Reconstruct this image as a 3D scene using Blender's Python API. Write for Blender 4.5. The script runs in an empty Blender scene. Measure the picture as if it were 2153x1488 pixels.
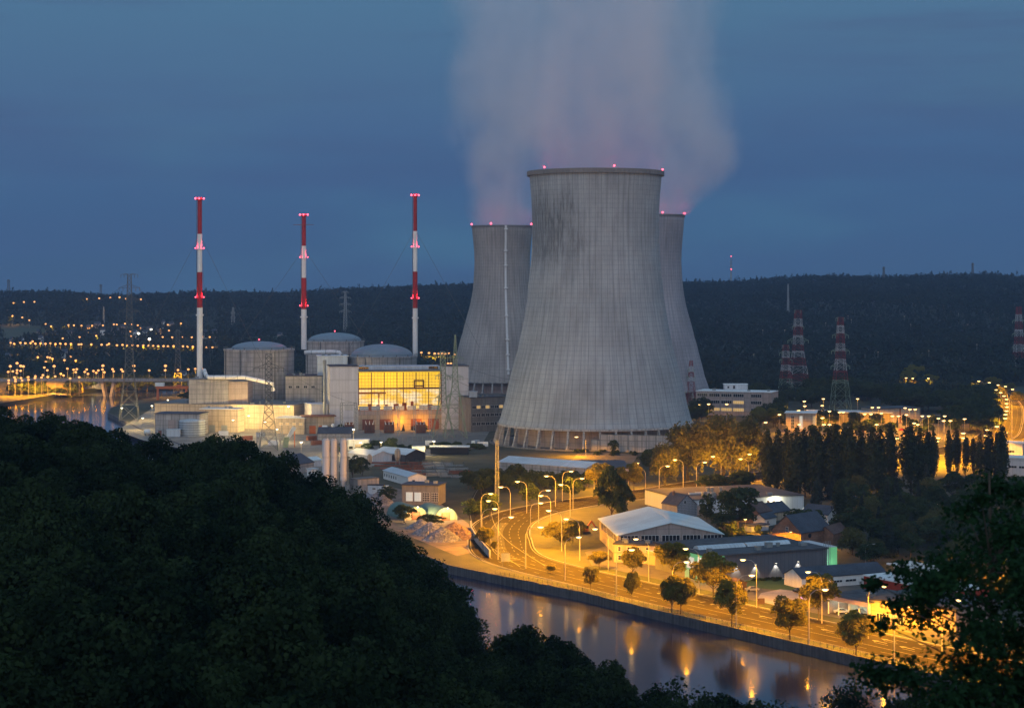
import bpy, math, random
import numpy as np
from mathutils import Vector, Matrix, geometry
R = math.radians
sc = bpy.context.scene
col = sc.collection
random.seed(7)
rng = np.random.default_rng(7)

# ------------------------------------------------------------------ camera, sky, light, exposure
F, CX, HY, H = 4000.0, 1076.5, 590.0, 95.0       # focal length in photo pixels, principal column, horizon row, eye height
cam = bpy.data.cameras.new('camera')
cam.sensor_width = 36.0
cam.lens = 36.0 * F / 2153.0
cam.shift_y = -(744.0 - HY) / 2153.0
cam.clip_start, cam.clip_end = 1.0, 30000.0
cam.dof.use_dof = True
cam.dof.focus_distance = 750.0
cam.dof.aperture_fstop = 1.7
camo = bpy.data.objects.new('camera', cam)
camo.location = (0, 0, H)
camo.rotation_euler = (R(90), 0, 0)
col.objects.link(camo)
sc.camera = camo

SUN_EL, SUN_ROT = 9.0, 205.0
world = bpy.data.worlds.new("World")
sc.world = world
world.use_nodes = True


class NT:
    """small helper to write shader maths"""
    def __init__(s, tree):
        s.t = tree

    def n(s, typ, ins=None, **kw):
        nd = s.t.nodes.new(typ)
        for k, v in kw.items():
            setattr(nd, k, v)
        for k, v in (ins or {}).items():
            if isinstance(v, bpy.types.NodeSocket):
                s.t.links.new(v, nd.inputs[k])
            else:
                nd.inputs[k].default_value = v
        return nd

    def m(s, op, a, b=0.0, c=0.0):
        return s.n('ShaderNodeMath', {0: a, 1: b, 2: c}, operation=op).outputs[0]

    def ss(s, v, lo, hi):
        nd = s.n('ShaderNodeMapRange', {0: v, 1: lo, 2: hi, 3: 0.0, 4: 1.0})
        nd.interpolation_type = 'SMOOTHSTEP'
        return nd.outputs[0]

    def mix(s, f, a, b, mode='MIX'):
        nd = s.n('ShaderNodeMix', data_type='RGBA', blend_type=mode)
        for k, v in ((0, f), (6, a), (7, b)):
            if isinstance(v, bpy.types.NodeSocket):
                s.t.links.new(v, nd.inputs[k])
            else:
                nd.inputs[k].default_value = v if k == 0 else (*v[:3], 1)
        return nd.outputs[2]

    def noise(s, vec, scale, detail=3.0, rough=0.5):
        ins = {'Scale': scale, 'Detail': detail, 'Roughness': rough}
        if vec is not None:
            ins['Vector'] = vec
        return s.n('ShaderNodeTexNoise', ins).outputs[0]

    def mul(s, vec, xyz):
        return s.n('ShaderNodeVectorMath', {0: vec, 1: xyz}, operation='MULTIPLY').outputs[0]


def build_world():
    t = NT(world.node_tree)
    bg = world.node_tree.nodes['Background']
    sky = t.n('ShaderNodeTexSky', sky_type='NISHITA', sun_disc=False)
    sky.sun_elevation = R(-2.0)
    sky.sun_rotation = R(SUN_ROT)
    d = t.n('ShaderNodeTexCoord').outputs['Generated']
    sep = t.n('ShaderNodeSeparateXYZ', {0: d})
    up = sep.outputs[2]
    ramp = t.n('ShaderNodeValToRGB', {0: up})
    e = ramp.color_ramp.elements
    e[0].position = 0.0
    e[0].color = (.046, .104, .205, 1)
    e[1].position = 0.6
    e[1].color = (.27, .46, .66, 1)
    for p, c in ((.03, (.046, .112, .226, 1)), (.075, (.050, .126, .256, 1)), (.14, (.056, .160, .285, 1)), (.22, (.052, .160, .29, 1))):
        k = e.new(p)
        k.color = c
    v = t.mul(d, (1.3, 1.3, 16.0))
    c1 = t.ss(t.noise(v, 1.9, 5, .6), .40, .66)
    v2 = t.mul(d, (2.2, 2.2, 9.0))
    c2 = t.ss(t.noise(v2, 2.3, 4, .5), .45, .75)
    base = t.mix(t.m('MULTIPLY', c1, .75), ramp.outputs[0], (.048, .104, .222))
    base = t.mix(t.m('MULTIPLY', c2, .65), base, (.060, .166, .272))
    glow = t.mix(1.0, sky.outputs[0], (.10, .11, .14), 'MULTIPLY')
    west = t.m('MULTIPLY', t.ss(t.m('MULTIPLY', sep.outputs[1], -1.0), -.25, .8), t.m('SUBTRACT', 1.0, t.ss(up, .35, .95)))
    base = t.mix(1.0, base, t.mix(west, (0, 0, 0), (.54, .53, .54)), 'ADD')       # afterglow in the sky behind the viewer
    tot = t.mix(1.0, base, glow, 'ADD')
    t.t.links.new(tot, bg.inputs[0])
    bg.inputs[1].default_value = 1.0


build_world()
sun = bpy.data.lights.new('sun', 'SUN')
sun.energy = 0.22
sun.angle = R(70)
sun.color = (1.0, .93, .88)
suno = bpy.data.objects.new('sun', sun)
dirv = Vector((-math.sin(R(SUN_ROT)) * -1, math.cos(R(SUN_ROT)), math.tan(R(SUN_EL))))
suno.rotation_euler = dirv.to_track_quat('Z', 'Y').to_euler()
col.objects.link(suno)
sc.view_settings.view_transform = 'Standard'
sc.view_settings.look = 'None'
sc.view_settings.exposure = 0.0
sc.view_settings.gamma = 1.0
cy = sc.cycles
cy.use_denoising = True
cy.use_light_tree = True
cy.max_bounces = 4
cy.diffuse_bounces = 2
cy.glossy_bounces = 2
cy.transmission_bounces = 2
cy.transparent_max_bounces = 6
cy.volume_bounces = 3
cy.sample_clamp_indirect = 2.0
cy.sample_clamp_direct = 20.0
cy.caustics_reflective = False
cy.caustics_refractive = False

# ------------------------------------------------------------------ pixel <-> place
def G(px, py, z=0.0):
    """the place on the level z that the photograph shows at (px, py)"""
    Y = F * (H - z) / (py - HY)
    return ((px - CX) * Y / F, Y)


def PX(px, Y):
    return (px - CX) * Y / F


def PZ(py, Y):
    return H - (py - HY) * Y / F


# ------------------------------------------------------------------ mesh helpers
class MB:
    def __init__(s):
        s.v, s.f = [], []

    def add(s, vs, fs):
        o = len(s.v)
        s.v += [tuple(p) for p in vs]
        s.f += [tuple(i + o for i in f) for f in fs]
        return s

    def box(s, x0, x1, y0, y1, z0, z1):
        return s.add([(x0, y0, z0), (x1, y0, z0), (x1, y1, z0), (x0, y1, z0), (x0, y0, z1), (x1, y0, z1), (x1, y1, z1), (x0, y1, z1)],
                     [(3, 2, 1, 0), (4, 5, 6, 7), (0, 1, 5, 4), (1, 2, 6, 5), (2, 3, 7, 6), (3, 0, 4, 7)])

    def bar(s, p, q, t, t2=None):
        p, q = Vector(p), Vector(q)
        d = (q - p)
        if d.length < 1e-6:
            return s
        d.normalize()
        a = d.cross(Vector((0, 0, 1)) if abs(d.z) < .95 else Vector((1, 0, 0))).normalized()
        b = d.cross(a)
        u = t / 2
        w = (t2 or t) / 2
        vs = [p + a * u + b * u, p - a * u + b * u, p - a * u - b * u, p + a * u - b * u,
              q + a * w + b * w, q - a * w + b * w, q - a * w - b * w, q + a * w - b * w]
        return s.add(vs, [(0, 1, 2, 3), (7, 6, 5, 4), (0, 4, 5, 1), (1, 5, 6, 2), (2, 6, 7, 3), (3, 7, 4, 0)])

    def tube(s, pts, rad, n=8, caps=True):
        pts = [Vector(p) for p in pts]
        rs = rad if isinstance(rad, (list, tuple)) else [rad] * len(pts)
        vs, fs = [], []
        for i, p in enumerate(pts):
            d = (pts[min(i + 1, len(pts) - 1)] - pts[max(i - 1, 0)]).normalized()
            a = d.cross(Vector((0, 0, 1)) if abs(d.z) < .9 else Vector((0, 1, 0))).normalized()
            b = d.cross(a)
            for k in range(n):
                th = 2 * math.pi * k / n
                vs.append(p + (a * math.cos(th) + b * math.sin(th)) * rs[i])
        for i in range(len(pts) - 1):
            for k in range(n):
                k2 = (k + 1) % n
                fs.append((i * n + k, i * n + k2, (i + 1) * n + k2, (i + 1) * n + k))
        if caps:
            fs.append(tuple(range(n - 1, -1, -1)))
            fs.append(tuple((len(pts) - 1) * n + k for k in range(n)))
        return s.add(vs, fs)

    def lathe(s, prof, n=32, caps=False, c=(0, 0)):
        vs, fs = [], []
        for r, z in prof:
            for k in range(n):
                th = 2 * math.pi * k / n
                vs.append((c[0] + r * math.cos(th), c[1] + r * math.sin(th), z))
        for i in range(len(prof) - 1):
            for k in range(n):
                k2 = (k + 1) % n
                fs.append((i * n + k, i * n + k2, (i + 1) * n + k2, (i + 1) * n + k))
        if caps:
            fs.append(tuple(range(n - 1, -1, -1)))
            fs.append(tuple((len(prof) - 1) * n + k for k in range(n)))
        return s.add(vs, fs)

    def prism(s, prof, y0, y1):
        """profile in x,z drawn out along y"""
        n = len(prof)
        vs = [(x, y0, z) for x, z in prof] + [(x, y1, z) for x, z in prof]
        fs = [tuple(range(n)), tuple(range(2 * n - 1, n - 1, -1))]
        fs += [(i, i + n, (i + 1) % n + n, (i + 1) % n) for i in range(n)]
        return s.add(vs, fs)

    def prism_x(s, prof, x0, x1):
        n = len(prof)
        vs = [(x0, y, z) for y, z in prof] + [(x1, y, z) for y, z in prof]
        fs = [tuple(range(n)), tuple(range(2 * n - 1, n - 1, -1))]
        fs += [(i, i + n, (i + 1) % n + n, (i + 1) % n) for i in range(n)]
        return s.add(vs, fs)

    def mesh(s, name, m, smooth=False):
        me = bpy.data.meshes.new(name)
        me.from_pydata(s.v, [], s.f)
        if m is not None:
            me.materials.append(m)
        if smooth:
            me.polygons.foreach_set('use_smooth', [True] * len(me.polygons))
        me.update()
        return me

    def build(s, name, m, parent=None, loc=(0, 0, 0), smooth=False):
        o = bpy.data.objects.new(name, s.mesh(name, m, smooth))
        o.location = loc
        o.parent = parent
        col.objects.link(o)
        return o


def quadmesh(name, P, m):
    """P: (n,4,3) array of quads"""
    n = len(P)
    me = bpy.data.meshes.new(name)
    me.vertices.add(n * 4)
    me.vertices.foreach_set('co', P.reshape(-1).astype(np.float32))
    me.loops.add(n * 4)
    me.loops.foreach_set('vertex_index', np.arange(n * 4, dtype=np.int32))
    me.polygons.add(n)
    me.polygons.foreach_set('loop_start', np.arange(0, n * 4, 4, dtype=np.int32))
    me.materials.append(m)
    me.update(calc_edges=True)
    return me


def tag(o, label=None, cat=None, group=None, kind=None):
    for k, v in (('label', label), ('category', cat), ('group', group), ('kind', kind)):
        if v:
            o[k] = v
    return o


def thing(name, label, cat, loc=(0, 0, 0), rz=0.0, group=None):
    o = bpy.data.objects.new(name, None)
    o.location = loc
    o.rotation_euler = (0, 0, rz)
    o.empty_display_size = .5
    col.objects.link(o)
    return tag(o, label, cat, group)


def link(name, me, parent=None, loc=(0, 0, 0)):
    o = bpy.data.objects.new(name, me)
    o.location = loc
    o.parent = parent
    col.objects.link(o)
    return o


def dup(root, loc, rz=None, label=None, group=None, s=None):
    r = root.copy()
    col.objects.link(r)
    r.location = loc
    if rz is not None:
        r.rotation_euler = (0, 0, rz)
    if s is not None:
        r.scale = s if isinstance(s, (tuple, list)) else (s, s, s)
    if label:
        r['label'] = label
    if group:
        r['group'] = group
    for ch in list(root.children):
        c = ch.copy()
        col.objects.link(c)
        c.parent = r
        for g in list(ch.children):
            d = g.copy()
            col.objects.link(d)
            d.parent = c
    return r


# ------------------------------------------------------------------ materials
def mat(name, c, rough=.8, var=.25, sc_=.6, metal=0.0, spec=.3, streak=0.0, obj=False, bump=0.0, c2=None, seams=None):
    m = bpy.data.materials.new(name)
    m.use_nodes = True
    t = NT(m.node_tree)
    b = m.node_tree.nodes['Principled BSDF']
    pos = t.n('ShaderNodeTexCoord').outputs['Object'] if obj else t.n('ShaderNodeNewGeometry').outputs['Position']
    n1 = t.noise(pos, sc_, 5, .6)
    n2 = t.noise(pos, sc_ * .13, 3, .5)
    f = t.m('ADD', t.m('MULTIPLY', n1, .5), t.m('MULTIPLY', n2, .5))
    f = t.ss(f, .3, .7)
    if streak:
        st = t.noise(t.mul(pos, (1, 1, .07)), sc_ * 2.2, 4, .6)
        f = t.mix(streak, f, st) if False else t.m('ADD', t.m('MULTIPLY', f, 1 - streak), t.m('MULTIPLY', t.ss(st, .35, .65), streak))
    dark = tuple(x * (1 - var) for x in c)
    lite = c2 or tuple(min(1, x * (1 + var)) for x in c)
    cl = t.mix(f, dark, lite)
    if seams:                                            # sheet or board joints across the object: spacing along x, y, z and strength
        oc = t.n('ShaderNodeTexCoord').outputs['Object']
        so = t.n('ShaderNodeSeparateXYZ', {0: oc}).outputs
        cell = []
        for k, sp in enumerate(seams[:3]):
            if sp:
                q = t.m('DIVIDE', so[k], sp)
                fr = t.m('ABSOLUTE', t.m('SUBTRACT', t.m('FRACT', t.m('ADD', q, 100.5)), .5))
                ln = t.m('MULTIPLY', t.m('SUBTRACT', 1.0, t.ss(fr, .03, .10)), seams[3])
                cl = t.mix(ln, cl, tuple(v * .35 for v in c))
                cell.append(t.m('FLOOR', q))
            else:
                cell.append(0.0)
        wn = t.n('ShaderNodeTexWhiteNoise', {'Vector': t.n('ShaderNodeCombineXYZ', {0: cell[0], 1: cell[1], 2: cell[2]}).outputs[0]}).outputs[0]
        cl = t.mix(t.m('MULTIPLY', wn, .28), cl, tuple(v * .55 for v in c))
    t.t.links.new(cl, b.inputs['Base Color'])
    b.inputs['Roughness'].default_value = rough
    b.inputs['Metallic'].default_value = metal
    b.inputs['Specular IOR Level'].default_value = spec
    if bump:
        bp = t.n('ShaderNodeBump', {'Height': n1, 'Strength': bump, 'Distance': .3})
        t.t.links.new(bp.outputs[0], b.inputs['Normal'])
    return m


def emit(name, c, s, sample=False):
    m = bpy.data.materials.new(name)
    m.use_nodes = True
    nt = m.node_tree
    b = nt.nodes['Principled BSDF']
    b.inputs['Base Color'].default_value = (.05, .05, .05, 1)
    b.inputs['Emission Color'].default_value = (*c, 1)
    b.inputs['Emission Strength'].default_value = s
    m.cycles.emission_sampling = 'FRONT' if sample else 'NONE'
    return m


def leafmat(name, a, b_, trans=.25, sc_=.5):
    m = bpy.data.materials.new(name)
    m.use_nodes = True
    nt = m.node_tree
    nt.nodes.clear()
    t = NT(nt)
    pos = t.n('ShaderNodeNewGeometry').outputs['Position']
    n1 = t.noise(pos, sc_, 3, .6)
    rnd = t.n('ShaderNodeObjectInfo').outputs['Random']
    f = t.m('ADD', t.m('MULTIPLY', t.ss(n1, .3, .7), .5), t.m('MULTIPLY', rnd, .5))
    c = t.mix(f, a, b_)
    d = t.n('ShaderNodeBsdfDiffuse', {'Color': c})
    tr = t.n('ShaderNodeBsdfTranslucent', {'Color': c})
    mx = t.n('ShaderNodeMixShader', {0: trans, 1: d.outputs[0], 2: tr.outputs[0]})
    o = t.n('ShaderNodeOutputMaterial', {0: mx.outputs[0]})
    return m


M = {}
M['concrete'] = mat('concrete', (.36, .34, .32), .9, .30, .35, streak=.6, seams=(5.2, 0, 3.1, .5))
M['concrete_dark'] = mat('concrete_dark', (.17, .165, .16), .9, .3, .4, streak=.4)
M['quay_concrete'] = mat('quay_concrete', (.085, .082, .088), .85, .55, .5, streak=.5, bump=.4)
M['white_clad'] = mat('white_cladding', (.62, .61, .62), .55, .10, .2, streak=.6, seams=(2.0, 0, 8, .22))
M['white_paint'] = mat('white_paint', (.72, .71, .69), .5, .12, .7, streak=.4)
M['pale_blue_clad'] = mat('pale_blue_cladding', (.48, .54, .60), .55, .10, .2, streak=.6, seams=(2.4, 0, 6, .25))
M['pylon_white'] = mat('pylon_white', (.40, .40, .41), .5, .12, .7)
M['pylon_red'] = mat('pylon_red', (.20, .014, .016), .5, .2, .5)
M['red_paint'] = mat('red_paint', (.33, .018, .018), .5, .2, .5)
M['brown_brick'] = mat('brown_brick', (.22, .125, .085), .9, .45, 1.3, seams=(0, 0, .8, .3))
M['tan_wall'] = mat('tan_wall', (.42, .34, .25), .85, .25, .5, streak=.5, seams=(4.0, 0, 3.4, .4))
M['pink_wall'] = mat('pink_wall', (.37, .30, .27), .85, .2, .5, streak=.5, seams=(4.4, 0, 3.2, .3))
M['grey_clad'] = mat('grey_cladding', (.125, .125, .145), .6, .10, .3, streak=.5, seams=(1.5, 0, 0, .35))
M['red_wall'] = mat('red_wall', (.30, .035, .012), .6, .12, .4)
M['roof_dark'] = mat('dark_roofing', (.06, .06, .07), .8, .5, .35, seams=(0, 3.0, 0, .5), c2=(.11, .11, .12))
M['roof_slate'] = mat('slate_roof', (.045, .05, .068), .6, .35, 1.5)
M['roof_brown'] = mat('brown_tiles', (.10, .06, .05), .8, .35, 1.5)
M['roof_pale'] = mat('pale_metal_roof', (.52, .58, .62), .45, .18, .25, seams=(1.4, 0, 0, .4))
M['roof_blue'] = mat('blue_grey_roof', (.58, .70, .72), .45, .16, .2, seams=(0, 2.6, 0, .4))
M['dome_metal'] = mat('dome_metal', (.17, .22, .26), .5, .15, .3)
M['glass_dark'] = mat('dark_glass', (.02, .024, .03), .12, .2, .3, spec=.6)
M['steel'] = mat('galvanised_steel', (.24, .26, .26), .5, .2, .6, metal=.3)
M['steel_dark'] = mat('dark_steel', (.10, .11, .11), .5, .2, .6, metal=.3)
M['steel_green'] = mat('green_steel', (.20, .27, .19), .5, .2, .6)
M['pole'] = mat('pole_paint', (.30, .28, .26), .5, .15, .6)
M['orange_paint'] = mat('orange_paint', (.55, .13, .03), .5, .15, .6)
M['yellow_paint'] = mat('yellow_paint', (.60, .36, .02), .5, .15, .6)
M['rust'] = mat('rust_brown', (.20, .075, .045), .8, .35, .8)
M['wood'] = mat('dark_wood', (.085, .05, .035), .8, .3, .8)
M['bark'] = mat('bark', (.055, .045, .036), .95, .35, 2.0)
M['gravel'] = mat('grey_gravel', (.17, .165, .18), .95, .65, 1.4, bump=.8)
M['gravel_brown'] = mat('brown_gravel', (.19, .12, .085), .95, .55, 1.4, bump=.8)
M['hedge'] = leafmat('hedge_leaf', (.012, .025, .012), (.035, .06, .025), .15)
M['rubber'] = mat('tyre_rubber', (.02, .02, .02), .9, .1)
M['car_silver'] = mat('silver_car_paint', (.40, .41, .43), .25, .05, spec=.6, metal=.4)
M['car_black'] = mat('black_car_paint', (.02, .02, .022), .2, .05, spec=.6)
M['car_white'] = mat('white_car_paint', (.75, .75, .75), .25, .04, spec=.6)
M['car_red'] = mat('red_car_paint', (.35, .02, .02), .25, .04, spec=.6)
M['marking'] = mat('road_paint', (.14, .135, .11), .7, .2, .9)
M['asphalt'] = mat('asphalt', (.024, .019, .011), .95, .35, .12, spec=.05)
M['kerb'] = mat('kerb_stone', (.25, .24, .23), .9, .2, .8)
M['paving'] = mat('pale_paving', (.105, .092, .075), .9, .3, .35)
M['yard'] = mat('plant_yard', (.20, .185, .165), .9, .35, .12)
M['ground'] = mat('meadow_ground', (.035, .045, .022), .95, .5, .08, c2=(.075, .07, .045))
M['verge'] = mat('verge_grass', (.040, .044, .014), .95, .5, .6)
M['hill_soil'] = mat('hill_soil', (.016, .024, .014), 1.0, .4, .02)
M['bank_earth'] = mat('bank_earth', (.15, .12, .06), .95, .5, .25)
M['low_wall'] = mat('low_wall', (.17, .14, .10), .9, .3, .4)
M['field'] = mat('field_grass', (.05, .065, .04), .95, .2, .01)
M['lens_sodium'] = emit('sodium_lens', (1.0, .60, .20), 6.0)
M['bulb_far'] = emit('far_sodium_bulb', (1.0, .43, .12), 1.9)
M['bulb_faint'] = emit('faint_house_light', (1.0, .85, .6), .45)
M['bulb_white'] = emit('white_bulb', (1.0, .93, .72), 5.0)
M['bulb_red'] = emit('red_beacon_bulb', (1.0, .09, .14), 5.0)
M['win_lit'] = emit('lit_window', (1.0, .62, .20), .55)
M['win_white'] = emit('lit_shop_window', (1.0, .95, .80), .6)
M['win_green'] = emit('green_light_panel', (.22, .85, .36), .42)
M['panel_white'] = emit('white_light_panel', (.85, 1.0, .90), .75)
M['neon'] = emit('violet_sign_tube', (.62, .38, 1.0), .9)
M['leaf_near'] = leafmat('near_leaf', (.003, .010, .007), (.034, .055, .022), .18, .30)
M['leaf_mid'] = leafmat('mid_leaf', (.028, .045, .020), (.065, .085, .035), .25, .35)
M['leaf_road'] = leafmat('roadside_leaf', (.11, .10, .02), (.24, .21, .04), .4, .7)  # yellow of the lamplight is put into the leaf colour
M['leaf_poplar'] = leafmat('poplar_leaf', (.024, .036, .018), (.058, .070, .032), .2, .5)
M['needle'] = leafmat('needles', (.022, .034, .024), (.050, .060, .045), .1, .6)
M['leaf_willow'] = leafmat('willow_leaf', (.06, .065, .025), (.12, .115, .04), .25, .6)
M['leaf_far'] = leafmat('far_leaf', (.012, .024, .018), (.036, .052, .036), .1, .02)
M['leaf_maple'] = leafmat('maple_leaf', (.008, .022, .012), (.02, .055, .02), .15, 1.5)


def shell_mat(name, c, nv, radius, stain=None, dz=1.35, seed=0.0):
    """board-marked tower concrete: joints every lift and every nv-th of the round, rain streaks, one weathered patch"""
    m = bpy.data.materials.new(name)
    m.use_nodes = True
    t = NT(m.node_tree)
    b = m.node_tree.nodes['Principled BSDF']
    pos = t.n('ShaderNodeTexCoord').outputs['Object']
    s = t.n('ShaderNodeSeparateXYZ', {0: pos})
    x, y, z = s.outputs
    ang = t.m('ARCTAN2', y, x)
    u = t.m('MULTIPLY', ang, nv / (2 * math.pi))
    fr = t.m('ABSOLUTE', t.m('SUBTRACT', t.m('FRACT', t.m('ADD', u, 100)), .5))
    vl = t.m('SUBTRACT', 1.0, t.ss(fr, .02, .09))
    hf = t.m('ABSOLUTE', t.m('SUBTRACT', t.m('FRACT', t.m('DIVIDE', z, dz * 2)), .5))
    hl = t.m('SUBTRACT', 1.0, t.ss(hf, .03, .12))
    cv = t.n('ShaderNodeCombineXYZ', {0: t.m('MULTIPLY', ang, radius), 1: z, 2: seed}).outputs[0]
    st = t.noise(t.mul(cv, (.55, .035, 1)), 1.0, 5, .65)
    bl = t.noise(cv, .035, 4, .6)
    gr = t.noise(t.mul(cv, (.25, .5, 1)), 1.0, 4, .6)
    f = t.m('ADD', t.m('MULTIPLY', t.ss(st, .3, .7), .45), t.m('MULTIPLY', t.ss(bl, .3, .7), .35))
    f = t.m('ADD', f, t.m('MULTIPLY', gr, .2))
    cl = t.mix(f, tuple(k * .58 for k in c), tuple(k * 1.22 for k in c))
    k1 = t.m('MULTIPLY', vl, .42)
    k2 = t.m('MULTIPLY', hl, .20)
    cl = t.mix(k1, cl, tuple(k * .30 for k in c))
    cl = t.mix(k2, cl, tuple(k * .35 for k in c))
    if stain:
        a0, a1, z0, z1 = stain
        wob = t.m('ADD', t.m('MULTIPLY', t.m('SUBTRACT', t.noise(t.mul(cv, (.22, .012, 1)), 1.0, 4, .65), .5), 1.1), t.m('MULTIPLY', t.m('SUBTRACT', t.noise(cv, .05, 3, .5), .5), .5))
        ang = t.m('ADD', ang, wob)
        z = t.m('ADD', z, t.m('MULTIPLY', wob, 26.0))
        wa = t.m('MULTIPLY', t.ss(ang, a0 - .35, a0 + .15), t.m('SUBTRACT', 1.0, t.ss(ang, a1 - .35, a1 + .45)))
        wz = t.m('MULTIPLY', t.ss(z, z0 - 18, z0 + 14), t.m('SUBTRACT', 1.0, t.ss(z, z1 - 14, z1 + 10)))
        nz = t.noise(t.mul(cv, (.6, .06, 1)), 1.6, 5, .7)
        n3 = t.noise(t.mul(cv, (.9, .9, 1)), .09, 5, .7)
        core = t.ss(t.m('ADD', t.m('MULTIPLY', wa, wz), t.m('MULTIPLY', t.m('SUBTRACT', n3, .5), 1.3)), .15, 1.0)
        wm = t.m('MULTIPLY', t.m('MULTIPLY', core, t.ss(t.m('MULTIPLY', wa, wz), 0.0, .35)), t.m('ADD', .18, t.m('MULTIPLY', t.ss(nz, .38, .60), .80)))
        cl = t.mix(t.m('MULTIPLY', wm, .72), cl, tuple(k * .22 for k in c))
    t.t.links.new(cl, b.inputs['Base Color'])
    b.inputs['Roughness'].default_value = .9
    b.inputs['Specular IOR Level'].default_value = .2
    return m
# ------------------------------------------------------------------ ground, river, roads
def interp(x, tab):
    if x <= tab[0][0]:
        return tab[0][1]
    for (a, b), (c, d) in zip(tab, tab[1:]):
        if x <= c:
            return b + (d - b) * (x - a) / (c - a)
    return tab[-1][1]


QUAY = [G(*p) for p in ((2400, 1520), (1860, 1395), (1732, 1365), (1549, 1323), (1400, 1289), (1219, 1245), (1028, 1207), (945, 1190), (800, 1130),
                        (600, 1030), (420, 950), (300, 905), (226, 868), (232, 858), (262, 848), (300, 840), (345, 832), (400, 822), (440, 812))]
QUAY = [(330, 150)] + QUAY + [(-300, 2000), (-420, 2300)]
FARBANK = [(-520, 2300), (-345, 1759), (-374, 1652), (-382, 1583), (-400, 1450), (-395, 1329), (-206, 826), (-125, 600), (-70, 517), (2, 409), (45, 345), (180, 120)]
RIVER = QUAY + FARBANK


def poly_obj(name, pts, z, m, holes=None, kind='structure'):
    loops = [[Vector((x, y, 0)) for x, y in pts]] + [[Vector((x, y, 0)) for x, y in h] for h in (holes or [])]
    tris = geometry.tessellate_polygon(loops)
    flat = [v for l in loops for v in l]
    mb = MB()
    fs = []
    for a, b, c in tris:
        n = (flat[b] - flat[a]).cross(flat[c] - flat[a])
        fs.append((a, b, c) if n.z > 0 else (a, c, b))
    mb.add([(v.x, v.y, z) for v in flat], fs)
    o = mb.build(name, m)
    return tag(o, kind=kind)


poly_obj('ground', [(-3000, -300), (3000, -300), (3000, 5000), (-3000, 5000)], 0.0, M['ground'], [RIVER])


def water_mat():
    m = bpy.data.materials.new('river_water')
    m.use_nodes = True
    t = NT(m.node_tree)
    b = m.node_tree.nodes['Principled BSDF']
    b.inputs['Base Color'].default_value = (.016, .020, .050, 1)
    b.inputs['Roughness'].default_value = .095
    b.inputs['IOR'].default_value = 1.33
    b.inputs['Specular IOR Level'].default_value = .9
    pos = t.n('ShaderNodeNewGeometry').outputs['Position']
    h = t.noise(t.mul(pos, (.35, .9, 1)), 1.0, 3, .55)
    bp = t.n('ShaderNodeBump', {'Height': h, 'Strength': .05, 'Distance': .5})
    t.t.links.new(bp.outputs[0], b.inputs['Normal'])
    return m


w = MB()
w.add([(-900, 0, -2.5), (500, 0, -2.5), (500, 2600, -2.5), (-900, 2600, -2.5)], [(0, 1, 2, 3)])
tag(w.build('river_water', water_mat()), kind='structure')


def offset_line(pts, d):
    out = []
    for i, p in enumerate(pts):
        a, b = Vector(pts[max(i - 1, 0)]), Vector(pts[min(i + 1, len(pts) - 1)])
        t = (b - a).normalized()
        out.append((p[0] + t.y * d, p[1] - t.x * d))
    return out


def smooth(pts, n=8):
    out = []
    P = [Vector(p) for p in pts]
    for i in range(len(P) - 1):
        p0, p1, p2, p3 = P[max(i - 1, 0)], P[i], P[i + 1], P[min(i + 2, len(P) - 1)]
        for k in range(n):
            t = k / n
            q = .5 * (2 * p1 + (p2 - p0) * t + (2 * p0 - 5 * p1 + 4 * p2 - p3) * t * t + (3 * p1 - p0 - 3 * p2 + p3) * t ** 3)
            out.append((q.x, q.y))
    out.append(tuple(pts[-1]))
    return out


def ribbon(mb, line, a, b, z):
    """a strip between the offsets a and b of a line"""
    A, B = offset_line(line, a), offset_line(line, b)
    n = len(line)
    mb.add([(x, y, z) for x, y in A] + [(x, y, z) for x, y in B], [(i, i + n, i + 1 + n, i + 1) if b > a else (i, i + 1, i + 1 + n, i + n) for i in range(n - 1)])
    return mb


# river wall with a coping, the near bank is earth
wall = MB()
for i in range(len(QUAY) - 1):
    (x0, y0), (x1, y1) = QUAY[i], QUAY[i + 1]
    wall.add([(x0, y0, -2.8), (x1, y1, -2.8), (x1, y1, .35), (x0, y0, .35)], [(0, 1, 2, 3)])
IN = offset_line(QUAY, .7)
for i in range(len(QUAY) - 1):
    wall.add([(*QUAY[i], .35), (*QUAY[i + 1], .35), (*IN[i + 1], .35), (*IN[i], .35), (*IN[i], -.1), (*IN[i + 1], -.1)], [(0, 3, 2, 1), (3, 4, 5, 2)])
tag(wall.build('river_wall', M['quay_concrete']), 'long dark concrete river wall along the orange lit road', 'quay wall')
bank = MB()
for i in range(len(FARBANK) - 1):
    (x0, y0), (x1, y1) = FARBANK[i], FARBANK[i + 1]
    bank.add([(x0, y0, -2.8), (x1, y1, -2.8), (x1, y1, 0.01), (x0, y0, 0.01)], [(0, 1, 2, 3)])
tag(bank.build('river_bank', M['hill_soil']), kind='structure')

QS = QUAY[1:8]
RL = smooth(offset_line(QS[:6], 17.5)[::1] + [G(1085, 1176), G(1050, 1132), G(1056, 1104), G(1090, 1084), G(1150, 1068), G(1250, 1052), G(1340, 1040), G(1450, 1022),
            G(1600, 1000), G(1800, 970), G(2000, 945), G(2090, 920), G(2112, 890), G(2116, 855), G(2102, 835), G(2080, 820)], 8)
rd = MB()
ribbon(rd, RL, -11.5, 11.5, .012)
ribbon(rd, RL[280:] if len(RL) > 290 else RL[-40:], 11.5, 17, .012)
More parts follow.
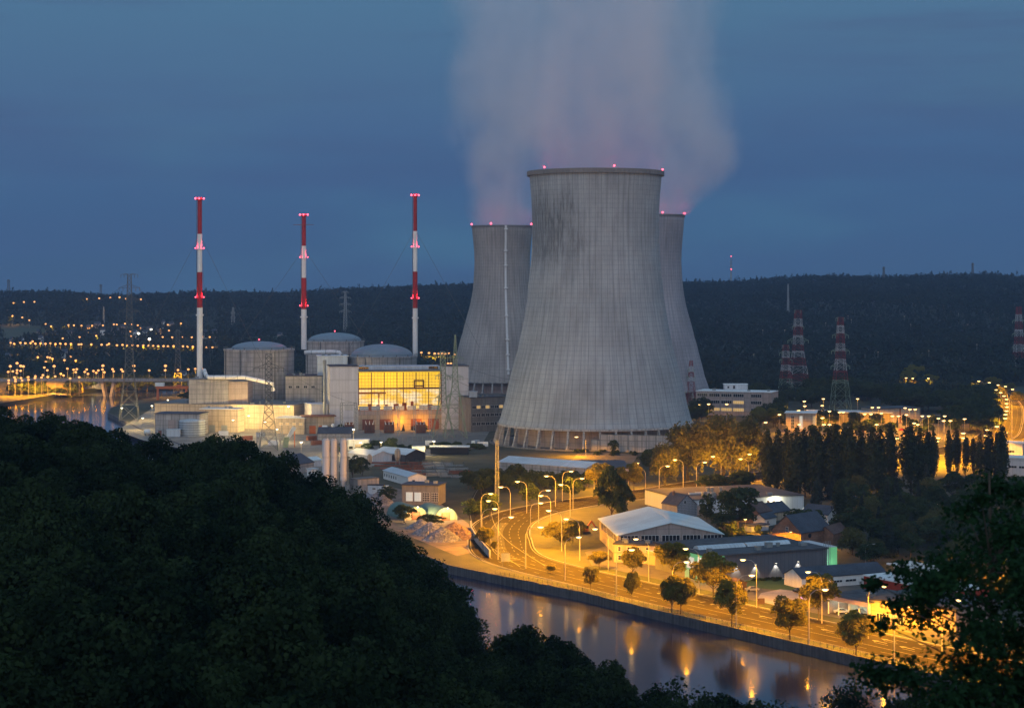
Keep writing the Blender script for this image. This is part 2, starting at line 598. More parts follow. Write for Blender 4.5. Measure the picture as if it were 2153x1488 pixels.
# the fork that leads on beside the gravel yard
FORK = smooth([G(1120, 1190), G(1046, 1140), G(1016, 1100), G(1012, 1060), G(1030, 1020), G(1060, 985)], 8)
ribbon(rd, FORK, -5, 5, .008)
tag(rd.build('road', M['asphalt']), kind='structure')
kb = MB()
for off in (-11.9, 11.5):
    A, B = offset_line(RL, off), offset_line(RL, off + .4)
    for i in range(len(RL) - 1):
        kb.add([(*A[i], 0), (*A[i + 1], 0), (*B[i + 1], 0), (*B[i], 0), (*A[i], .13), (*A[i + 1], .13), (*B[i + 1], .13), (*B[i], .13)],
               [(4, 7, 6, 5), (0, 4, 5, 1), (3, 2, 6, 7)])
tag(kb.build('kerb', M['kerb']), kind='structure')
mk = MB()


def dashes(line, off, wd, on, gap, z=.018):
    L = offset_line(line, off)
    run, seg = 0.0, []
    draw = True
    for i in range(len(L) - 1):
        p, q = Vector(L[i]), Vector(L[i + 1])
        d = (q - p).length
        n = max(1, int(d / 1.5))
        for k in range(n):
            a, b = p.lerp(q, k / n), p.lerp(q, (k + 1) / n)
            run += d / n
            if draw:
                t = (b - a).normalized()
                s = Vector((t.y, -t.x)) * wd / 2
                mk.add([(*(a - s), z), (*(a + s), z), (*(b + s), z), (*(b - s), z)], [(0, 1, 2, 3)])
            if run > (on if draw else gap):
                run = 0.0
                if gap > 0:
                    draw = not draw


def arrow(line, i, off, z=.018):
    L = offset_line(line, off)
    p, q = Vector(L[i]), Vector(L[i + 1])
    t = (q - p).normalized()
    s = Vector((t.y, -t.x))
    for vs in (((0, -.22), (0, .22), (3.6, .22), (3.6, -.22)), ((3.6, -.9), (3.6, .9), (5.6, 0))):
        mk.add([(*(p + t * a + s * b), z) for a, b in vs], [tuple(range(len(vs)))])


dashes(RL, -10.7, .30, 50, 0)
dashes(RL, 10.7, .30, 50, 0)
dashes(RL, -3.3, .22, 50, 0)
dashes(RL, -7.2, .20, 3, 5)
dashes(RL, .4, .22, 3, 4)
dashes(RL, 4.0, .22, 3, 4)
dashes(RL, 7.4, .20, 3, 4)
for i in (10, 15, 20, 26, 31, 37):
    for off in (2.2, 5.6) if i % 2 else (2.2, 9.0):
        arrow(RL, i, off)
A_, B_ = offset_line(RL, -3.2), offset_line(RL, 1.6)
for i in range(48, 66):                                   # the hatched wedge in the bend
    for f in (0, .5):
        a = Vector(A_[i]).lerp(Vector(A_[i + 1]), f)
        b = Vector(B_[i]).lerp(Vector(B_[i + 1]), f)
        t = (Vector(A_[i + 1]) - Vector(A_[i])).normalized() * .3
        mk.add([(*(a - t), .02), (*(b - t), .02), (*(b + t), .02), (*(a + t), .02)], [(0, 1, 2, 3)])
for i in range(30, 38):                                   # the short hatched island on the straight
    a, b = Vector(offset_line(RL, 2.6)[i]), Vector(offset_line(RL, 4.6)[i])
    t = (Vector(RL[i + 1]) - Vector(RL[i])).normalized() * .35
    mk.add([(*(a - t), .02), (*(b - t), .02), (*(b + t), .02), (*(a + t), .02)], [(0, 1, 2, 3)])
dashes(FORK, -4.3, .25, 50, 0, .016)
dashes(FORK, 4.3, .25, 50, 0, .016)
tag(mk.build('road_markings', M['marking']), kind='structure')
vg = MB()
ribbon(vg, QS, .75, 5.9, .006)
ribbon(vg, RL[:46], 12, 18, .006)
tag(vg.build('grass_verge', M['verge']), kind='structure')
poly_obj('paving', [G(*p) for p in ((1245, 1190), (1420, 1245), (1560, 1272), (1700, 1300), (1800, 1330), (1960, 1368), (2150, 1330), (1900, 1250), (1730, 1215), (1540, 1180), (1300, 1140), (1230, 1160))], .003, M['paving'])
poly_obj('car_park', [G(*p) for p in ((1590, 1262), (1640, 1274), (1700, 1262), (1690, 1244), (1640, 1238), (1600, 1246))], .009, mat('car_park_gravel', (.30, .27, .26), .9, .2, .5))
poly_obj('lawn', [G(*p) for p in ((1562, 1232), (1690, 1246), (1690, 1228), (1640, 1216), (1560, 1216))], .007, mat('lawn_grass', (.045, .085, .03), .95, .25, .6))
poly_obj('plant_yard', [G(*p) for p in ((245, 905), (300, 925), (460, 960), (620, 1010), (720, 990), (1010, 940), (1030, 905), (980, 860), (620, 838), (420, 838), (330, 852))], .004, M['yard'])
poly_obj('gravel_yard', [G(*p) for p in ((700, 1060), (960, 1168), (1000, 1160), (985, 1100), (900, 1040), (760, 1010), (690, 1030))], .005, mat('yard_dirt', (.16, .12, .095), .95, .4, .3))
poly_obj('tower_yard', [G(*p) for p in ((1200, 970), (1330, 975), (1340, 958), (1290, 950), (1215, 952))], .005, M['paving'])
poly_obj('station_car_park', [G(*p) for p in ((1640, 912), (2010, 925), (2060, 890), (1990, 872), (1740, 868), (1640, 890))], .005, M['paving'])

# ------------------------------------------------------------------ near hillside
SIL = [(-300, 828, 380), (12, 838, 370), (110, 838, 360), (180, 862, 355), (250, 890, 350), (330, 908, 345), (460, 890, 345), (560, 930, 340), (600, 968, 335), (700, 1012, 330),
       (780, 1072, 325), (860, 1130, 320), (945, 1215, 315), (1000, 1300, 290), (1100, 1310, 280), (1260, 1356, 270), (1340, 1415, 255), (1500, 1442, 245), (1700, 1446, 235),
       (1850, 1442, 230), (2500, 1440, 230)]
SILY = [(a, b) for a, b, c in SIL]
SILD = [(a, c) for a, b, c in SIL]


def slope_z(u, Y):
    px = CX + u * F
    Ys = interp(px, SILD)
    Zs = H - (interp(px, SILY) - HY) * Ys / F - interp(px, [(0, 14.6), (420, 14.6), (620, 13.0)])
    z60 = interp(px, [(0, 62), (700, 60), (1200, 54), (1700, 50), (2200, 50)])
    if Y < 60:
        return 92.4 + (z60 - 92.4) * max(0, Y) / 60.0
    if Y < Ys:
        return z60 + (Zs - z60) * (Y - 60) / (Ys - 60)
    return max(-9.0, Zs - (Y - Ys) * .85)


us = np.linspace(-.5, .5, 90)
ys = [0.5, 6, 14, 25, 38, 52, 62, 75, 90, 105, 120, 140, 160, 180, 200, 220, 240, 260, 280, 300, 320, 340, 360, 375, 390, 405, 420, 435, 450]
hs = MB()
vs = [(u * (Y + 6), Y, slope_z(u, Y)) for Y in ys for u in us]
n = len(us)
hs.add(vs, [(j * n + i, j * n + i + 1, (j + 1) * n + i + 1, (j + 1) * n + i) for j in range(len(ys) - 1) for i in range(n - 1)])
tag(hs.build('hillside', M['hill_soil'], smooth=True), kind='structure')

# ------------------------------------------------------------------ far hills
RIDGE = [(-400, 602), (12, 603), (120, 603), (250, 612), (330, 607), (420, 604), (600, 605), (720, 597), (860, 592), (1000, 588), (1140, 583), (1440, 583), (1540, 582), (1640, 574),
         (1720, 570), (1860, 572), (1960, 568), (2090, 566), (2140, 572), (2600, 577)]


def hill_z(X, Y):
    px = CX + X * F / Y
    y0 = interp(px, [(0, 2150), (600, 2100), (1200, 1900), (1500, 1750), (2150, 1700)])
    y1 = 3700.0
    zr = H - (interp(px, RIDGE) + 10 - HY) * y1 / F - 9
    t = (Y - y0) / (y1 - y0)
    if t <= 0:
        return -2.0
    if t > 1:
        return zr - (t - 1) * 60
    bump = math.sin(X * .006 + 1.3) * math.sin(Y * .0055 + X * .0022) * 9 + math.sin(X * .017 + Y * .013) * 3.5
    return zr * (t ** 1.12) + bump * math.sin(math.pi * t)


us = np.linspace(-.36, .36, 140)
ys = np.linspace(1690, 4300, 70)
hb = MB()
hb.add([(u * Y, Y, hill_z(u * Y, Y)) for Y in ys for u in us], [(j * 140 + i, j * 140 + i + 1, (j + 1) * 140 + i + 1, (j + 1) * 140 + i) for j in range(69) for i in range(139)])
tag(hb.build('hills', M['hill_soil'], smooth=True), kind='structure')


def on_hill(px, py, up=0.0):
    """the spot on hill or plain that shows at a pixel, for something whose head is 'up' above its foot"""
    Y = 1500.0
    best = None
    while Y < 3690:
        X = PX(px, Y)
        z = max(0.0, hill_z(X, Y))
        if PZ(py, Y) <= z + up:
            return X, Y, z
        Y += 6.0
    return PX(px, 3690), 3690.0, hill_z(PX(px, 3690), 3690)


FIELDS = [[(0, 690), (40, 682), (105, 690), (90, 704), (45, 716), (0, 722)], [(480, 712), (560, 707), (640, 706), (640, 712), (560, 716), (490, 719)],
          [(1690, 762), (1740, 758), (1800, 764), (1760, 770)], [(228, 690), (300, 686), (345, 690), (300, 695)]]


def in_poly(x, y, P):
    c = False
    for i in range(len(P)):
        (a, b), (d, e) = P[i], P[i - 1]
        if (b > y) != (e > y) and x < (d - a) * (y - b) / (e - b) + a:
            c = not c
    return c


for P in FIELDS:
    cx, cyy = sum(p[0] for p in P) / len(P), sum(p[1] for p in P) / len(P)
    ring = []
    for k in range(24):
        i, f = divmod(k * len(P) / 24, 1)
        a, b = P[int(i)], P[(int(i) + 1) % len(P)]
        ring.append((a[0] + (b[0] - a[0]) * f, a[1] + (b[1] - a[1]) * f))
    mb = MB()
    rows = []
    for f in (1, .66, .33, .02):
        for x, y in ring:
            X, Y, z = on_hill(cx + (x - cx) * f, cyy + (y - cyy) * f)
            rows.append((X, Y, z + 1.2))
    mb.add(rows, [(j * 24 + k, j * 24 + (k + 1) % 24, (j + 1) * 24 + (k + 1) % 24, (j + 1) * 24 + k) for j in range(3) for k in range(24)])
    tag(mb.build('field', M['field'], smooth=True), kind='structure')


# ------------------------------------------------------------------ foliage
def leaf_quads(C, N, size, rg, elong=1.0):
    """quads at centres C whose normals lean along N"""
    n = len(C)
    r = rg.normal(size=(n, 3))
    nn = N * 1.1 + r * .75
    nn /= np.linalg.norm(nn, axis=1, keepdims=True) + 1e-9
    a = np.cross(nn, rg.normal(size=(n, 3)))
    a /= np.linalg.norm(a, axis=1, keepdims=True) + 1e-9
    b = np.cross(nn, a)
    s = (size * rg.uniform(.55, 1.3, n))[:, None]
    a = a * s * elong
    b = b * s
    return np.stack([C - a * .6, C - b * .55 - a * .1, C + a * .75, C + b * .55 - a * .05], axis=1)


def crown_round(rg, n, rx, rz, z0, blobs=34, size=.35, hollow=.45, sag=0.0):
    """a broad crown of leafy clumps: radius rx, half height rz, centre at z0"""
    B = []
    while len(B) < blobs:
        p = rg.uniform(-1, 1, 3)
        q = np.linalg.norm(p)
        if hollow < q < .86 and (p[2] > -.72):
            B.append(p)
    B = np.array(B)
    rad = rg.uniform(.20, .42, blobs)
    k = rg.choice(blobs, n, p=rad ** 2 / np.sum(rad ** 2))
    d = rg.normal(size=(n, 3))
    d /= np.linalg.norm(d, axis=1, keepdims=True)
    d[:, 2] = np.where(d[:, 2] < -.35, -d[:, 2], d[:, 2])
    P = B[k] + d * (rad[k] * rg.uniform(.72, 1.08, n))[:, None]
    if sag:
        P[:, 2] -= sag * rg.uniform(0, 1, n) ** 2
    C = P * np.array([rx, rx, rz]) + np.array([0, 0, z0])
    return leaf_quads(C, d, size, rg)


def crown_column(rg, n, rx, h, z0, size=.4):
    """poplar: upright tongues of leaves"""
    k = 26
    th = rg.uniform(0, 2 * math.pi, k)
    rr = rg.uniform(0, .75, k)
    top = rg.uniform(.62, .98, k)
    top[0], rr[0] = 1.0, .1
    bot = rg.uniform(0, .45, k) * top
    i = rg.integers(0, k, n)
    t = rg.uniform(0, 1, n)
    zz = bot[i] + (top[i] - bot[i]) * t
    env = np.clip(np.sin(np.pi * np.clip(zz * .86 + .14, 0, 1)) ** .38, .10, 1)
    w = .40 * np.sin(np.pi * np.clip(t * .9 + .1, 0, 1)) + .07
    d = rg.normal(size=(n, 3))
    d[:, 2] *= .4
    d /= np.linalg.norm(d, axis=1, keepdims=True)
    C = np.stack([(np.cos(th[i]) * rr[i] * env + d[:, 0] * w) * rx, (np.sin(th[i]) * rr[i] * env + d[:, 1] * w) * rx, zz * h + z0], axis=1)
    return leaf_quads(C, d, size, rg, 1.3)


def crown_conifer(rg, n, rx, h, z0, size=.4):
    lay = 15
    i = rg.integers(0, lay, n)
    t = i / lay
    th = rg.uniform(0, 2 * math.pi, n)
    ph = rg.uniform(0, 6, lay)
    arm = .72 + .28 * np.cos(th * 5 + ph[i])
    r = rg.uniform(.1, 1, n) ** .6 * (1 - t) * arm + .02
    zz = t * h - r * h * .10 + rg.uniform(0, h / lay * .8, n)
    C = np.stack([np.cos(th) * r * rx, np.sin(th) * r * rx, zz + z0], axis=1)
    N = np.stack([np.cos(th) * .6, np.sin(th) * .6, np.full(n, .6)], axis=1)
    return leaf_quads(C, N, size, rg, 1.4)


def trunk_mb(h, r, rg, limbs=6, spread=2.0, top=None):
    mb = MB()
    top = top or h * 1.35
    mb.tube([(0, 0, -1.5), (0, 0, .3), (rg.uniform(-.2, .2), rg.uniform(-.2, .2), h * .6), (rg.uniform(-.4, .4), rg.uniform(-.4, .4), top)], [r * 1.3, r, r * .7, r * .22], 8)
    for k in range(limbs):
        a = 2 * math.pi * (k + rg.uniform(0, .6)) / limbs
        z = h * rg.uniform(.65, 1.05)
        e = spread * rg.uniform(.7, 1.1)
        mb.tube([(0, 0, z), (math.cos(a) * e * .45, math.sin(a) * e * .45, z + e * .5), (math.cos(a) * e, math.sin(a) * e, z + e * rg.uniform(.7, 1.2))], [r * .45, r * .3, r * .1], 6)
    return mb


def tree_proto(name, P, leaf, tm, cat='tree'):
    t = thing(name, 'tree', cat, (0, 0, 0))
    link('crown', quadmesh(name + '_crown', P, leaf), t)
    link('trunk', tm.mesh(name + '_trunk', M['bark']), t)
    t['fresh'] = 1
    return t


def put(p, loc, label, group=None, s=1.0, rz=None):
    """the prototype itself the first time, copies afterwards"""
    rz = random.uniform(0, 6.28) if rz is None else rz
    if p.get('fresh'):
        del p['fresh']
        p.location = loc
        p.rotation_euler = (0, 0, rz)
        p.scale = s if isinstance(s, (tuple, list)) else (s, s, s)
        tag(p, label, group=group)
        return p
    r = dup(p, loc, rz, label, None, s)
    if group:
        r['group'] = group
    elif 'group' in r:
        del r['group']
    return r


rg = np.random.default_rng(11)
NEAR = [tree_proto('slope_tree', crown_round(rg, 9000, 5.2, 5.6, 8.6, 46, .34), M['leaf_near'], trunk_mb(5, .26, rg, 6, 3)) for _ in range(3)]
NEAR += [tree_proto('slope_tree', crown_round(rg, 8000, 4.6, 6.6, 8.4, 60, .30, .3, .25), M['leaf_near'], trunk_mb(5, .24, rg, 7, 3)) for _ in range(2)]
MID = [tree_proto('broadleaf_tree', crown_round(rg, 3200, 4.4, 4.4, 6.4, 30, .45), M['leaf_mid'], trunk_mb(3.2, .22, rg, 6, 2.4)) for _ in range(3)]
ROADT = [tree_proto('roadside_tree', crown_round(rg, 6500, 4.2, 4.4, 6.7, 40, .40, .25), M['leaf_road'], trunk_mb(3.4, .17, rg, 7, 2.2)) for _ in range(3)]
POP = [tree_proto('poplar_tree', crown_column(rg, 4200, 3.4, 26, 1.5, .55), M['leaf_poplar'], trunk_mb(10, .35, rg, 4, 1.2, 22)) for _ in range(3)]
CON = [tree_proto('conifer_tree', crown_conifer(rg, 3000, 3.6, 13, 1.0, .42), M['needle'], trunk_mb(5, .2, rg, 0, 1, 13)) for _ in range(2)]
WIL = [tree_proto('willow_tree', crown_round(rg, 4500, 4.6, 4.6, 6.2, 40, .42, .35, .55), M['leaf_willow'], trunk_mb(3.4, .3, rg, 7, 2.6)) for _ in range(1)]
BUSH = [tree_proto('bush', crown_round(rg, 1500, 1.6, 1.3, 1.1, 18, .26, .1), M['leaf_mid'], trunk_mb(.5, .07, rg, 4, .6), 'bush') for _ in range(2)]

# trees of the dark slope under the viewpoint
spots = []
Y = 88.0
row = 0
while Y < 385:
    step = 7.6 if Y < 170 else 9.2
    x = -.30 * Y + (row % 2) * step * .5
    while x < .29 * Y:
        X, YY = x + random.uniform(-2, 2), Y + random.uniform(-2.2, 2.2)
        u = X / YY
        px = CX + u * F
        Ys = interp(px, SILD)
        if YY < Ys - 3:
            spots.append((X, YY, px, Ys))
        x += step
    Y += step * .86
    row += 1
for X, Y, px, Ys in spots:
    z = slope_z(X / Y, Y)
    s = random.uniform(.80, 1.0)
    edge = Ys - Y < 26
    if px < 620:
        lab = ('dark leafy tree at the slope edge with the river or plant behind its top', 'trees along the upper left edge of the dark slope') if edge else \
              ('dark leafy tree within the wood filling the lower left slope', 'trees inside the dark wood of the lower left')
    elif px < 1000:
        lab = ('dark leafy tree on the falling slope edge in front of the gravel yard', 'trees along the falling slope edge') if edge else \
              ('dark leafy tree within the wood on the middle of the slope', 'trees inside the dark wood of the mid slope')
    else:
        lab = ('dark feathery tree poking up in front of the near river water', 'trees in front of the river') if edge else \
              ('dark leafy tree low on the slope below the river wall', 'trees low on the slope under the river')
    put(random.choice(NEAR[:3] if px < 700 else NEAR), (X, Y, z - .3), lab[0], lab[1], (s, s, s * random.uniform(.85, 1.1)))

# out-of-focus maple right beside the viewpoint
rg = np.random.default_rng(5)
CY = 40.0
cen = []
for px, py, r in ((2118, 1040, 36), (2060, 1090, 30), (2125, 1125, 56), (2040, 1040, 14), (2095, 1180, 62), (2130, 1240, 90), (2000, 1190, 40), (1945, 1200, 34), (1900, 1195, 24), (2040, 1245, 70),
                  (1960, 1250, 40), (1905, 1240, 22), (2060, 1320, 60), (1985, 1330, 45), (1920, 1300, 20), (1885, 1340, 20), (2120, 1340, 70), (1900, 1410, 30), (1850, 1432, 26), (1960, 1420, 55), (2040, 1410, 60),
                  (2110, 1430, 80), (1890, 1460, 50), (1980, 1470, 70), (2060, 1480, 80), (2140, 1160, 70), (2150, 1400, 80), (1870, 1255, 16), (1930, 1225, 22), (2010, 1290, 40), (2165, 1050, 40), (1875, 1385, 14)):
    cen.append((PX(px, CY), CY + rg.uniform(-2.2, 2.2), PZ(py, CY), r * CY / F))
C, N = [], []
for x, y, z, r in cen:
    k = int(130 + 2600 * r * r * .62)
    d = rg.normal(size=(k, 3))
    d /= np.linalg.norm(d, axis=1, keepdims=True)
    q = rg.uniform(.1, 1.6, k)
    C.append(np.array([x, y, z]) + d * (q * r)[:, None] * np.array([1.15, 1.2, .75]))
    nn = d * .25 + np.array([0, -.15, .9])
    N.append(nn)
C, N = np.concatenate(C), np.concatenate(N)
bx, by = PX(2095, CY), CY + .5
bz = slope_z(bx / by, by)
mt = thing('maple_tree', 'near blurred dark maple whose leaves hang over the lit road at the picture edge', 'tree', (bx, by, bz - .4))
link('crown', quadmesh('maple_crown', leaf_quads(C - np.array([bx, by, bz - .4]), N, .085, rg, 1.2), M['leaf_maple']), mt)
mb = MB()
hh = PZ(1040, CY) - bz
mb.tube([(0, 0, -1), (.05, 0, hh * .4), (.1, .1, hh * .75), (.0, .1, hh + .8)], [.16, .13, .08, .02], 8)
for x, y, z, r in cen:
    p = Vector((x - bx, y - by, z - bz + .4))
    z0 = max(1.0, min(hh * .95, p.z - .25 - abs(p.x) * .35))
    mb.tube([(.05, .03, z0), tuple(Vector((.05, .03, z0)).lerp(p, .5) + Vector((0, 0, .05))), tuple(p)], [.035, .02, .008], 5)
mb.build('trunk', M['bark'], mt)

# the far wooded slope, one mass nobody could count
rg = np.random.default_rng(21)
T = []
Y = 1700.0
while Y < 3760:
    for u in np.arange(-.305, .305, 13.0 / Y):
        X = u * Y + rg.uniform(-5, 5)
        YY = Y + rg.uniform(-6, 6)
        z = hill_z(X, YY)
        if z <= -1.5:
            continue
        px, py = CX + X * F / YY, HY + (H - z) * F / YY
        if any(in_poly(px, py - 6, P) for P in FIELDS) or (px < 460 and 655 < py < 745 and rg.random() < .45):
            continue
        T.append((X, YY, z, rg.uniform(.75, 1.25) * (1.0 if YY < 3600 else rg.uniform(.8, 1.35)), rg.random() < (.25 if px > 1000 else .12)))
    Y += 15.0
T = np.array(T)
k = 30
n = len(T)
d = rg.normal(size=(n, k, 3))
d /= np.linalg.norm(d, axis=2, keepdims=True)
d[:, :, 2] = np.abs(d[:, :, 2]) * 1.0 - .15
q = rg.uniform(.7, 1.0, (n, k, 1))
con = T[:, 4] > .5
R3 = np.stack([T[:, 3] * np.where(con, 3.6, 6.6), T[:, 3] * np.where(con, 3.6, 6.6), T[:, 3] * np.where(con, 13, 7.5)], axis=1)
P = d * q
tap = np.where(con[:, None], 1 - .8 * np.clip(P[:, :, 2], 0, 1), 1.0)
P[:, :, 0] *= tap
P[:, :, 1] *= tap
Cc = P * R3[:, None, :] + (T[:, :3] + np.array([0, 0, 5.0]))[:, None, :]
Q = leaf_quads(Cc.reshape(-1, 3), d.reshape(-1, 3), 2.4, rg)
o = link('hill_forest', quadmesh('hill_forest', Q, M['leaf_far']))
tag(o, 'dark wooded hills along the horizon behind the plant', 'forest', kind='stuff')
# ------------------------------------------------------------------ light sources used by the lamps
def point(name, e, c, r, spot=None):
    l = bpy.data.lights.new(name, 'SPOT' if spot else 'POINT')
    l.energy = e
    l.color = c
    l.shadow_soft_size = r
    if spot:
        l.spot_size = R(spot)
        l.spot_blend = .2
    return l


SODIUM, WARM = (1.0, .385, .003), (1.0, .68, .25)
L_ROAD = point('sodium_light', 92000, SODIUM, .35, 156)
L_HIGH = point('highway_light', 190000, SODIUM, .5, 156)
L_TREE = point('far_road_light', 52000, SODIUM, .4)
L_YARD = point('yard_light', 56000, SODIUM, .3, 170)
L_FLOOD = point('flood_light', 30000, WARM, .5)
L_RED = point('beacon_light', 3000, (1.0, .05, .10), .3)


def lamp_obj(l, parent, loc, rot=None):
    o = bpy.data.objects.new('lamp_light', l)
    o.location = loc
    o.parent = parent
    if rot:
        o.rotation_euler = rot
    col.objects.link(o)
    return o


def beacon(parent, loc, r=.55, light=True):
    b = MB().lathe([(.01, -r), (r * .8, -r * .6), (r, 0), (r * .8, r * .6), (.01, r)], 10).build('beacon', M['bulb_red'], parent, loc)
    b['label'] = 'glowing red aviation beacon'
    if light:
        lamp_obj(L_RED, parent, (loc[0], loc[1], loc[2] + r + .5))
    return b


# ------------------------------------------------------------------ cooling towers
def cooling_tower(label, px, Y, zs, rs, zb, rim, colr, nv, ladder=None, stain=None, beac=(), npil=36, seed=0.0):
    X = PX(px, Y)
    t = thing('cooling_tower', label, 'cooling tower', (X, Y, 0))
    prof = []
    for i in range(len(zs) - 1):
        for k in range(6):
            f = k / 6
            p0, p1, p2, p3 = rs[max(i - 1, 0)], rs[i], rs[i + 1], rs[min(i + 2, len(rs) - 1)]
            prof.append((.5 * (2 * p1 + (p2 - p0) * f + (2 * p0 - 5 * p1 + 4 * p2 - p3) * f * f + (3 * p1 - p0 - 3 * p2 + p3) * f ** 3), zs[i] + (zs[i + 1] - zs[i]) * f))
    prof.append((rs[-1], zs[-1]))
    top = zs[-1]
    inner = [(r - .9, z) for r, z in reversed(prof)]
    sh = MB().lathe(prof + inner, 128).build('shell', shell_mat('tower_concrete', colr, nv, rs[len(rs) // 2], stain, seed=seed), t, smooth=True)
    rt = rs[-1]
    MB().lathe([(rt - .2, top - rim[1]), (rt + rim[0], top - rim[1]), (rt + rim[0], top + .25), (rt - .9, top + .25), (rt - 1.0, top - .6)], 128).build('rim_ring', M['concrete_dark'], t)
    MB().lathe([(rs[0] - .75, zb - .02), (rs[0] + .5, zb - .02), (rs[0] + .35, zb + 1.1), (rs[0] - .4, zb + 1.1)], 128).build('ring_beam', M['concrete'], t)
    MB().lathe([(rs[0] - 10, 0), (rs[0] - 9, zb + 1)], 96).build('inner_wall', M['pink_wall'], t)
    MB().lathe([(rs[0] + 5.0, 0.02), (rs[0] + 5.0, .9), (rs[0] + 4.5, .9), (rs[0] + 4.5, .1), (0.2, .1)], 96).build('basin', M['concrete_dark'], t)
    for k in range(npil):
        th = 2 * math.pi * k / npil
        if math.sin(th) > .35:
            continue
        c, s = math.cos(th), math.sin(th)
        r0, r1 = rs[0] + 3.2, rs[0] - .1
        wv = Vector((-s, c, 0)) * .55
        mb = MB()
        a, b = Vector((c * r0, s * r0, .1)), Vector((c * r1, s * r1, zb + .3))
        ra = Vector((c, s, 0))
        mb.add([a - wv, a + wv, a + wv - ra * 3.2, a - wv - ra * 3.2, b - wv, b + wv, b + wv - ra * 1.1, b - wv - ra * 1.1],
               [(0, 1, 5, 4), (1, 2, 6, 5), (2, 3, 7, 6), (3, 0, 4, 7), (4, 5, 6, 7), (3, 2, 1, 0)])
        mb.build('inlet_pillar', M['concrete'], t)
    if ladder is not None:
        mb = MB()
        c, s = math.cos(ladder), math.sin(ladder)
        tv = Vector((-s, c, 0))
        pr = [p for p in prof if p[1] > zb + 6]
        for (r0, z0), (r1, z1) in zip(pr, pr[1:]):
            for sd in (-.8, .8):
                a = Vector((c * (r0 + .8), s * (r0 + .8), z0)) + tv * sd
                b = Vector((c * (r1 + .8), s * (r1 + .8), z1)) + tv * sd
                mb.bar(a, b, .35)
            mb.bar(Vector((c * (r0 + .5), s * (r0 + .5), z0)), Vector((c * (r1 + .5), s * (r1 + .5), z1)), .9)
        for i, (r0, z0) in enumerate(pr):
            if i % 5 == 2:
                p = Vector((c * (r0 + 1.2), s * (r0 + 1.2), z0))
                mb.box(p.x - 1.6, p.x + 1.6, p.y - 1, p.y + 1, z0, z0 + .9)
        mb.build('ladder', M['white_paint'], t)
    for bx in beac:
        xx = PX(bx, Y) - X
        xx = max(-rt - rim[0] * .4, min(rt + rim[0] * .4, xx))
        yy = -math.sqrt(max(0, (rt + rim[0] * .4) ** 2 - xx * xx))
        beacon(t, (xx, yy, top + 1.4), .00052 * Y)
    return t


cooling_tower('large grey cooling tower in front with a dark weather stain near its top', 1252, 1120,
              [10.8, 14.6, 24, 37.6, 54.4, 80.4, 90.8, 108, 123, 140, 158.8], [57.4, 55.9, 53.4, 50.3, 45.8, 41.0, 39.7, 37.9, 37.3, 37.6, 38.9], 10.8, (1.5, 2.4),
              (.335, .365, .385), 72, None, (-3.05, -1.95, 106, 146), (1143, 1284, 1393), 40)
cooling_tower('brownish cooling tower with a white ladder strip, standing left of the big grey one', 1056, 1640,
              [9, 20, 35, 50, 80, 105, 120, 142], [46, 42.5, 38.5, 34.2, 26.6, 24.2, 24.3, 26.2], 9, (.5, 1.4), (.37, .335, .305), 64, -1.45, None, (992, 1033, 1117), 36, 3.0)
cooling_tower('grey cooling tower half hidden behind the big one, its base meeting the office block', 1368, 1500,
              [9, 20, 35, 50, 80, 105, 120, 146.5], [46, 42.5, 38.7, 34.6, 27.0, 24.4, 24.5, 26.6], 9, (.5, 1.4), (.34, .32, .34), 64, None, None, (1388, 1440), 36, 7.0)

# concrete screen wall before the big tower
for i, (pa, pb, pt) in enumerate((((1243, 948), (1262, 949), 924), ((1262, 949), (1420, 952), 913))):
    (xa, ya), (xb, yb) = G(*pa), G(*pb)
    Lw = math.hypot(xb - xa, yb - ya)
    h = (pa[1] - pt) * ya / F
    t = thing('screen_wall', ('low stepped end of the concrete screen wall under the big cooling tower', 'gridded concrete screen wall at the foot of the big cooling tower')[i], 'wall', (xa, ya, 0),
              math.atan2(yb - ya, xb - xa))
    MB().box(0, Lw, 0, .5, -.2, h).build('wall_panel', M['concrete'], t)
    mb = MB()
    x = 0.0
    while x <= Lw + .01:
        mb.box(x - .18, x + .18, -.12, 0.02, 0, h + .06)
        x += 3.9
    for k in range(1, 3):
        mb.box(0, Lw, -.05, .02, h * k / 3 - .06, h * k / 3 + .06)
    mb.build('rib', M['concrete_dark'], t)


